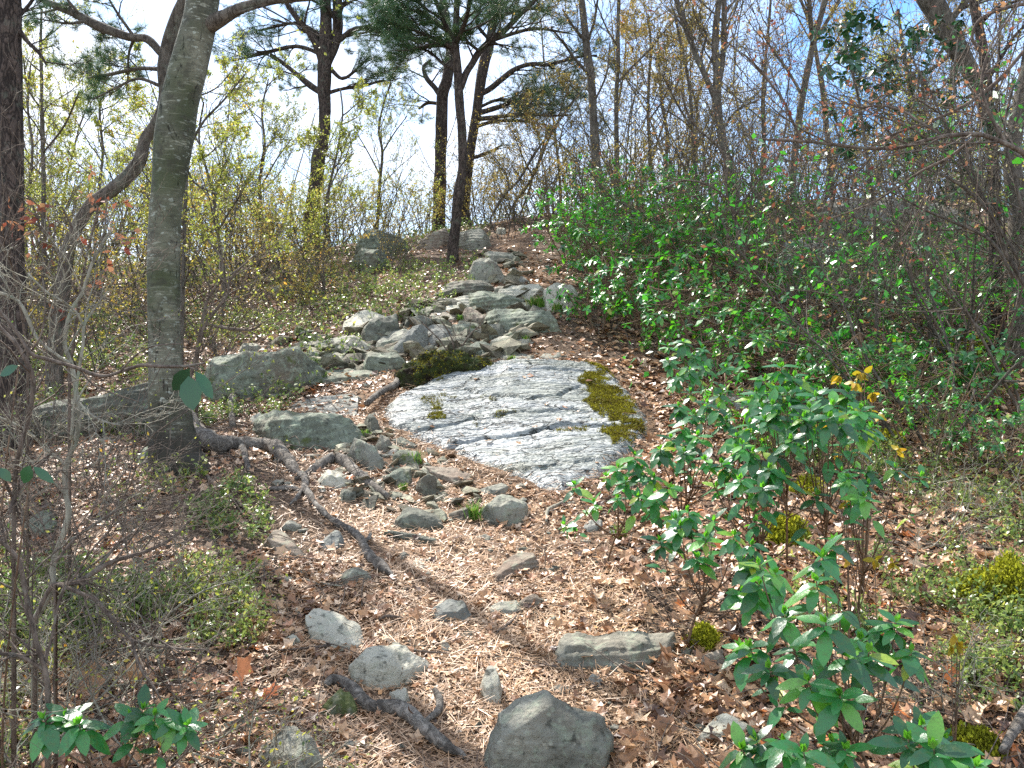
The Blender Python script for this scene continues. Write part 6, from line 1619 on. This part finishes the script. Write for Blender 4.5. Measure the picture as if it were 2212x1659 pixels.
# oak leaf curled upright and other single fallen leaves
def bigleaf(label, px, py, d, L_, D, Nn, r, seed, kind='litter'):
    g = G(); t = OAKS[seed % 6]; p = at(px, py, d)
    V = t[0]; 
    # subdivide the leaf blade fan so it can curl
    g.leaves(t, [p], [D], [Nn], [L_], [r]); tag(g.build('fallen_leaf', M[kind], None, p), label, 'leaf', 'single fallen leaves')
for lab, px, py, L_, D, Nn, r, s in (
   ('curled orange-brown oak leaf standing upright at the left edge of the trail', 520, 1475, .14, [.05, .1, 1], [.8, -.6, .1], .95, 1),
   ('red-brown oak leaf in the grass below the orange curled leaf', 560, 1500, .10, [.8, .1, .5], [-.2, -.6, .6], .97, 2),
   ('grey maple leaf on the litter below the lichened long rock', 1560, 1478, .10, [.3, .9, .1], [.1, -.4, .9], .8, 3),
   ('tan maple leaf right of the grey maple leaf', 1618, 1500, .10, [.6, .7, .1], [0, -.3, .9], .66, 4),
   ('rust-red oak leaf beneath the right side of the largest front laurel', 2050, 1475, .10, [.3, .2, .8], [.1, -.9, .3], .98, 5),
   ('orange leaf on the litter behind the left bare shrub', 305, 1060, .09, [.9, .3, .2], [0, -.5, .8], .97, 6),
   ('rolled tan leaf on the edge of the flat brown trail-edge rock', 590, 1190, .09, [.8, .4, .4], [0, -.8, .5], .75, 7),
   ('bright orange leaf on top of the sunlit grey rock at the birch root', 745, 1024, .07, [.9, .2, .2], [0, -.6, .8], .98, 8),
   ('pair of brown oak leaves leaning at the lower left corner', 270, 1480, .15, [.3, .1, .9], [-.3, -.9, .2], .6, 9),
   ('brown oak leaf behind the leaning pair at lower left', 210, 1500, .14, [-.4, .2, .9], [.2, -.9, .3], .5, 10),
   ('green slender leaf standing on the trail edge at the lower left', 585, 1455, .05, [.5, .1, .8], [0, -.9, .3], .9, 11)):
    bigleaf(lab, px, py + 8, hit(px, py + 25) - .03, L_, D, Nn, r, s)
# ------------------------------------------------------------------ litter and low cover (uncountable)
def scatter(rng, bands):
    out = []
    for y0, y1, n in bands:
        y = np.sqrt(y0 * y0 + rng.random(n) * (y1 * y1 - y0 * y0)); u = -.68 + 1.36 * rng.random(n)
        out.append(np.stack([u * y, y], 1))
    return np.vstack(out)
def flatdir(rng, n, tilt=.25):
    a = rng.random(n) * 6.283; D = np.stack([np.cos(a), np.sin(a), rng.normal(size=n) * tilt], 1)
    Nn = np.stack([rng.normal(size=n) * tilt, rng.normal(size=n) * tilt, np.ones(n)], 1)
    return D, Nn
def slope_lift(P, D): return D
def build_litter():
    rng = np.random.default_rng(11)
    q = scatter(rng, [(2.3, 5, 22000), (5, 9, 34000), (9, 14, 30000), (14, 24, 28000)])
    tr = trail(q[:, 0], q[:, 1]); pat = fb2(q[:, 0], q[:, 1], 1.1, 3, 120)
    sd = poly_sd(q, SP)
    keep = (rng.random(len(q)) > tr * np.where(q[:, 1] > 9, .3, .80)) & ((sd < 0.0) | (rng.random(len(q)) < .012)) & (pat > -.55 * (rng.random(len(q))))
    q = q[keep]; n = len(q); tr = tr[keep]
    h, sd = slab_h(q[:, 0], q[:, 1])
    z = np.where(sd > -.02, h, TZ(q[:, 0], q[:, 1])) + .004 + .03 * rng.random(n) ** 2
    D, Nn = flatdir(rng, n, .32); D[:, 2] += .28 * D[:, 1]
    Nn[:, 1] -= .25
    near = q[:, 1] < 8
    size = (.026 + .065 * rng.random(n) ** 1.5) * np.where(q[:, 0] / q[:, 1] > .12, 1.2, .95)
    r = np.clip(rng.normal(size=n) * .24 + .52 + .12 * vnoise(np.stack([q[:, 0] * 2, q[:, 1] * 2, q[:, 0] * 0], 1), 5), 0, .93); r = np.where(rng.random(n) < .022, .985, r)
    r = np.where(tr > .25, r * .95, r)
    g = G(); P = np.stack([q[:, 0], q[:, 1], z], 1)
    k = rng.integers(0, 6, n)
    for j in range(6):
        m = near & (k == j); g.leaves(OAKS[j], P[m], D[m], Nn[m], size[m], r[m])
    m = ~near
    g.leaves((SMALL[0] * np.array([1.5, 1, 1.6]), SMALL[1], SMALL[2]), P[m], D[m], Nn[m], size[m] * 1.15, r[m])
    g.build('leaf_litter', M['litter'], None, smooth=False)['kind'] = 'stuff'
    # crumbs and needles
    q = scatter(rng, [(2.4, 5, 110000), (5, 9, 110000), (9, 13, 20000)])
    tr = trail(q[:, 0], q[:, 1]); sd = poly_sd(q, SP)
    q = q[(fb2(q[:, 0], q[:, 1], 2.2, 3, 140) > -.42 + .3 * rng.random(len(q))) & (rng.random(len(q)) < .12 + tr) & ((sd < 0.01) | (rng.random(len(q)) < .01))]
    n = len(q); h, sd = slab_h(q[:, 0], q[:, 1])
    z = np.where(sd > -.02, h, TZ(q[:, 0], q[:, 1])) + .003 + .012 * rng.random(n)
    P = np.stack([q[:, 0], q[:, 1], z], 1); D, Nn = flatdir(rng, n, .2); D[:, 2] += .25 * D[:, 1]; Nn[:, 1] -= .25
    g = G(); m = rng.random(n) < .45
    rr = np.clip(rng.normal(size=n) * .27 + .5 + .22 * vnoise(np.stack([q[:, 0] * 2.5, q[:, 1] * 2.5, q[:, 0] * 0], 1), 15), 0, 1)
    g.leaves(CHIP, P[m], D[m], Nn[m], .008 + .026 * rng.random(m.sum()) ** 1.6, rr[m])
    m = ~m
    g.leaves((NEEDLE[0] * np.array([1.6, 1, 1]), NEEDLE[1], NEEDLE[2]), P[m], D[m], Nn[m], .06 + .06 * rng.random(m.sum()), np.clip(rr[m] * .8 + .05, 0, 1))
    g.build('pine_needle_litter', M['crumb'], None, smooth=False)['kind'] = 'stuff'
build_litter()
def build_edge_needles():
    """brown needles drifted along the slab edges"""
    rng = np.random.default_rng(12)
    loop = np.vstack([SP, SP[:1]]); pts = []
    for a, b in zip(loop[:-1], loop[1:]):
        m = int(np.linalg.norm(b - a) * 320); t = rng.random(m)[:, None]; pts.append(a + (b - a) * t + rng.normal(size=(m, 2)) * .05)
    q = np.vstack(pts); n = len(q); h, sd = slab_h(q[:, 0], q[:, 1])
    z = np.where(sd > -.02, np.maximum(h, TZ(q[:, 0], q[:, 1])), TZ(q[:, 0], q[:, 1])) + .006 + .02 * rng.random(n)
    D, Nn = flatdir(rng, n, .2); g = G()
    g.leaves((NEEDLE[0] * np.array([1.6, 1, 1]), NEEDLE[1], NEEDLE[2]), np.stack([q[:, 0], q[:, 1], z], 1), D, Nn, .07 + .06 * rng.random(n), np.clip(.35 + .2 * rng.normal(size=n), 0, .9))
    g.build('needle_drift', M['crumb'], None, smooth=False)['kind'] = 'stuff'
build_edge_needles()
def build_pebbles():
    rng = np.random.default_rng(14); g = G()
    q = scatter(rng, [(2.6, 5, 700), (5, 9, 1500), (9, 14, 900)]); q = q[(trail(q[:, 0], q[:, 1]) > .15) & (poly_sd(q, SP) < -.02)]
    ico = bmesh.new(); bmesh.ops.create_icosphere(ico, subdivisions=1, radius=1); V0 = np.array([v.co[:] for v in ico.verts]); F0 = np.array([[v.index for v in f.verts] for f in ico.faces]); ico.free()
    for x, y in q:
        s = (.006 + .022 * rng.random() ** 2.5) * (1.6 if y > 6 else 1)
        V = V0 * (1 + rng.normal(size=(len(V0), 1)) * .2) * s * np.array([1.3, 1, .6])
        a = rng.random() * 6.28; c, s_ = math.cos(a), math.sin(a)
        V = np.stack([V[:, 0] * c - V[:, 1] * s_, V[:, 0] * s_ + V[:, 1] * c, V[:, 2]], 1) + [x, y, float(TZ(x, y)[0]) + s * .15]
        g.add(V, None, F0)
    g.build('gravel', M['grey'], None, smooth=False)['kind'] = 'stuff'
build_pebbles()
def build_cover():
    """low blueberry-like ground cover and fine twigs in the litter"""
    rng = np.random.default_rng(15); g = G(); gs = G()
    q = scatter(rng, [(2.3, 4.5, 7000), (4.5, 8, 6500), (8, 13, 6500), (13, 20, 7000)])
    tr = trail(q[:, 0], q[:, 1]); u = q[:, 0] / q[:, 1]
    pat = fb2(q[:, 0], q[:, 1], .9, 3, 130)
    w = np.where(u < -.2, .56, np.where(u > .26, .36, .12)); w = np.where((q[:, 1] > 8.0) & (u < 0), .75, w)
    q = q[(tr < .12) & (poly_sd(q, SP) < -.1) & (pat * 1.6 + (w - .5) > -.02 + .18 * rng.random(len(q)))]
    for x, y in q:
        z = float(TZ(x, y)[0]); b = np.array([x, y, z]); f = 1 if y < 8 else 1.5
        for s in range(2 if y < 8 else 1):
            h = (.06 + .12 * rng.random()) * f; d = nrm([rng.normal() * .45, rng.normal() * .45, 1]); t = b + d * h
            gs.tube(np.array([b, b + d * h * .5 + rng.normal(size=3) * .008, t]), [.0016, .0013, .0008], 3, cap=False)
            n = 9 if y < 8 else 7; tt = .35 + .7 * rng.random(n)
            L_ = nrm(rng.normal(size=(n, 3)) + [0, 0, .4])
            g.leaves(SMALL, b + d * h * tt[:, None] + rng.normal(size=(n, 3)) * .008, L_, rng.normal(size=(n, 3)) * .5 + [0, 0, 1], (.019 + .018 * rng.random(n)) * f, np.clip(rng.random(n) * .7 + .3 * rng.random(), 0, 1))
    g.build('ground_cover', M['cover'], None)['kind'] = 'stuff'
    # fallen twigs
    q = scatter(rng, [(2.3, 5, 1100), (5, 9, 1600), (9, 16, 1800)])
    u = q[:, 0] / q[:, 1]; tr = trail(q[:, 0], q[:, 1])
    q = q[(rng.random(len(q)) > tr * .9) & (poly_sd(q, SP) < -.05) & (rng.random(len(q)) < np.where(np.abs(u) > .2, .9, .35))]
    for x, y in q:
        z = float(TZ(x, y)[0]); a = rng.random() * 6.28; L_ = (.12 + .35 * rng.random()) * (1.3 if y > 6 else 1)
        d = np.array([math.cos(a), math.sin(a), .12 * rng.normal() + .25 * math.sin(a)])
        p = np.array([x, y, z + .015]); m = p + d * L_ * .5 + rng.normal(size=3) * .02 + [0, 0, .02]; e = p + d * L_ + rng.normal(size=3) * .03
        gs.tube(spl([p, m, e], per=2), np.array([.003, .0027, .0024, .002, .0012]) * (1 if y < 6 else 1.5), 4, cap=False)
    gs.build('fallen_twigs', M['twig'], None)['kind'] = 'stuff'
build_cover()
# more leafless shrubs filling the lower left
for lab, px, d, sd, h, ml in (('fine leafless bush behind the pale forked shrub stem, left of the birch foot', 215, 4.6, 201, .9, None), ('low twiggy bush between the birch foot and the bright ground leaves', 300, 3.9, 202, .55, None),
                          ('dense twiggy bush at the left edge below the rock ledge', 40, 4.4, 203, 1.0, None), ('low grey twig tangle over the leaves at the left edge', 90, 3.4, 204, .6, None), ('knee-high bare bush behind the dark laurel plant at the bottom left', 220, 3.1, 205, .5, None),
                          ('bare twiggy bush in front of the rock ledge, left of the birch', 180, 5.6, 206, 1.0, None), ('low twigs at the lower left corner of the photo', 60, 2.7, 207, .4, None)):
    rng = np.random.default_rng(sd); gs = G(); tips = []; c = gpt(px, d)
    K = dict(wig=.17, trop=(0, 0, .1), nch=[0, 5, 5], ang=.75, ratio=.6, rmin=.0013, start=.15, n=7)
    for i in range(6):
        a = rng.random() * 6.28
        grow(gs, tips, rng, c + np.array([rng.normal() * .15, rng.normal() * .15, -.03]), nrm([math.cos(a) * .8, math.sin(a) * .5, .8]), h * (.7 + .5 * rng.random()), .006, 2, K)
    root = empty('bare_shrub', c, lab, 'shrub', 'leafless twiggy bushes at the lower left'); gs.build('stem', M['twig'], root, c)
    gf = G(); smallleaves(gf, tips, rng, 1, .016); gf.build('foliage', M['cover'], root, c)

# tall bare bushes that make the tangle at the upper right: tall_tangle
for lab, px, d, sd, h, mt, lf, ls in (('tall dark bare bush crossing in front of the V-forked trunk', 1560, 11.5, 301, 3.0, 'bark', 'buds', .03), ('tall bare bush left of the tall thin laurel stem', 1760, 9.5, 302, 2.9, 'bark', 'buds', .026),
      ('tall twiggy bush between the laurel stem and the big leaning trunk', 1960, 8.8, 303, 2.9, 'bark', 'spring', .028), ('tall dark twiggy bush before the dark upright trunk', 2100, 8.0, 304, 2.9, 'bark', 'laurel', .05),
      ('tall bare bush near the right edge behind the arching branch', 2190, 7.2, 305, 2.7, 'twig', 'buds', .025), ('tall twiggy bush behind the laurel thicket, left of the V-fork', 1420, 13.5, 306, 3.0, 'bark', 'buds', .034),
      ('tall twiggy bush right of the leaning split trunk', 1830, 12.0, 307, 3.4, 'bark', 'buds', .032), ('tall bare bush between big leaning trunk and right edge', 2040, 11.5, 308, 3.4, 'bark', 'spring', .032),
      ('bare bush on the skyline between the smooth grey trunk and the V-fork', 1350, 16.5, 309, 3.2, 'bark', 'buds', .036), ('tall bare bush left of the smooth grey trunk', 1210, 17.5, 310, 2.8, 'bark', 'buds', .036),
      ('tall laurel-leaved bush in the upper right tangle', 2010, 6.9, 311, 2.5, 'bark', 'laurel', .07)):
    rng = np.random.default_rng(sd); gs = G(); tips = []; c = gpt(px, d)
    K = dict(wig=.17, trop=(0, 0, .15), nch=[0, 5, 5, 5], ang=.75, ratio=.58, rmin=.0025, start=.2, n=7)
    for i in range(6):
        a = rng.random() * 6.28
        grow(gs, tips, rng, c + np.array([rng.normal() * .2, rng.normal() * .2, -.05]), nrm([math.cos(a) * .55, math.sin(a) * .4, 1]), h * (.7 + .4 * rng.random()), .014, 3, K)
    root = empty('tall_bush', c, lab, 'shrub', 'tall bare bushes in the upper right'); gs.build('stem', M[mt], root, c)
    gf = G(); smallleaves(gf, tips, rng, 1, ls); gf.build('foliage', M[lf], root, c)

def bright_sprigs():
    """pale fresh sprigs and grass in the sunny patches at the lower left"""
    rng = np.random.default_rng(55); g = G(); gs = G()
    zones = [([(400,1230),(470,1170),(520,1240),(560,1330),(560,1400),(440,1420),(330,1390),(360,1300)], 520), ([(60,1340),(200,1360),(230,1460),(120,1500),(0,1480)], 260), ([(0,1560),(300,1520),(420,1590),(300,1650),(0,1650)], 200),
             ([(520,640),(760,580),(900,560),(960,600),(820,680),(700,740),(560,760),(440,760)], 700), ([(0,800),(250,760),(330,800),(300,860),(60,900),(0,930)], 420), ([(250,1000),(420,1010),(520,1100),(480,1160),(300,1100)], 150),
             ([(1960,880),(2212,860),(2212,1160),(2000,1150),(1900,1020)], 260), ([(1600,1200),(1760,1180),(1800,1300),(1640,1330)], 100), ([(1950,1280),(2212,1380),(2212,1500),(2000,1450)], 130)]
    for pl, n in zones:
        w = np.array([onground(*p)[:2] for p in pl]); q = w.min(0) + rng.random((n * 3, 2)) * (w.max(0) - w.min(0))
        q = q[(poly_sd(q, w) > .1 * rng.normal(size=len(q)) - .02) & (fb2(q[:, 0], q[:, 1], 2.5, 3, 77) > .0)][:int(n * .5)]
        for x, y in q:
            b = np.array([x, y, float(TZ(x, y)[0])]); f = 1 if y < 6 else 1.3
            h = (.05 + .09 * rng.random()) * f; d = nrm([rng.normal() * .4, rng.normal() * .4, 1]); m = b + d * h * .5 + rng.normal(size=3) * .01
            gs.tube(np.array([b, m, b + d * h]), [.0018, .0014, .0009], 3, cap=False)
            k = 8; tt = .3 + .75 * rng.random(k)
            g.leaves(SMALL, b + d * h * tt[:, None] + rng.normal(size=(k, 3)) * .012, nrm(rng.normal(size=(k, 3)) + [0, 0, .3]), rng.normal(size=(k, 3)) * .4 + [0, .25, 1], (.018 + .02 * rng.random(k)) * f, .35 + .6 * rng.random(k))
    g.build('bright_sprigs', M['cover'], None)['kind'] = 'stuff'; gs.build('sprig_stems', M['twig'], None)['kind'] = 'stuff'
bright_sprigs()
for i, (lab, px, d, h, mt) in enumerate((('dry grey bush at the left edge, nearest the bottom corner', -20, 2.7, .8, 'palestem'), ('sprawling dry grey bush left of the pale forked stem', 60, 3.2, .8, 'palestem'), ('dry pale bush between the pale forked stem and the birch foot', 250, 3.7, .6, 'palestem'),
      ('low dry pale twigs left of the long brown stick', 380, 4.4, .5, 'palestem'), ('dry grey bush in front of the left end of the rock ledge', 20, 5.2, 1.0, 'palestem'), ('dry twig tangle over the bright sprigs at lower left', 400, 3.4, .45, 'palestem'),
      ('dry brown bush behind the sprawling grey one at the left edge', 110, 4.0, .9, 'twig'), ('tall dry bush rising before the far-left pine', 70, 5.6, 1.5, 'twig'), ('tall dry bush between the crooked tree and the birch', 260, 7.4, 1.5, 'twig'), ('low dry twigs by the orange curled leaf', 470, 3.1, .35, 'palestem'))):
    rng = np.random.default_rng(i + 1200); gs = G(); tips = []; c = gpt(px, d)
    K = dict(wig=.2, trop=(0, 0, .02), nch=[0, 5, 5], ang=.8, ratio=.62, rmin=.0014, start=.12, n=7)
    for k in range(7):
        a = rng.random() * 6.28
        grow(gs, tips, rng, c + np.array([rng.normal() * .18, rng.normal() * .15, -.03]), nrm([math.cos(a), math.sin(a) * .6, .75]), h * (.7 + .5 * rng.random()), .0055, 2, K)
    root = empty('dry_bush', c, lab, 'shrub', 'dry leafless bushes at the left'); gs.build('stem', M[mt], root, c)
    gf = G(); smallleaves(gf, tips, rng, 1, .018); gf.build('foliage', M['spring'], root, c)
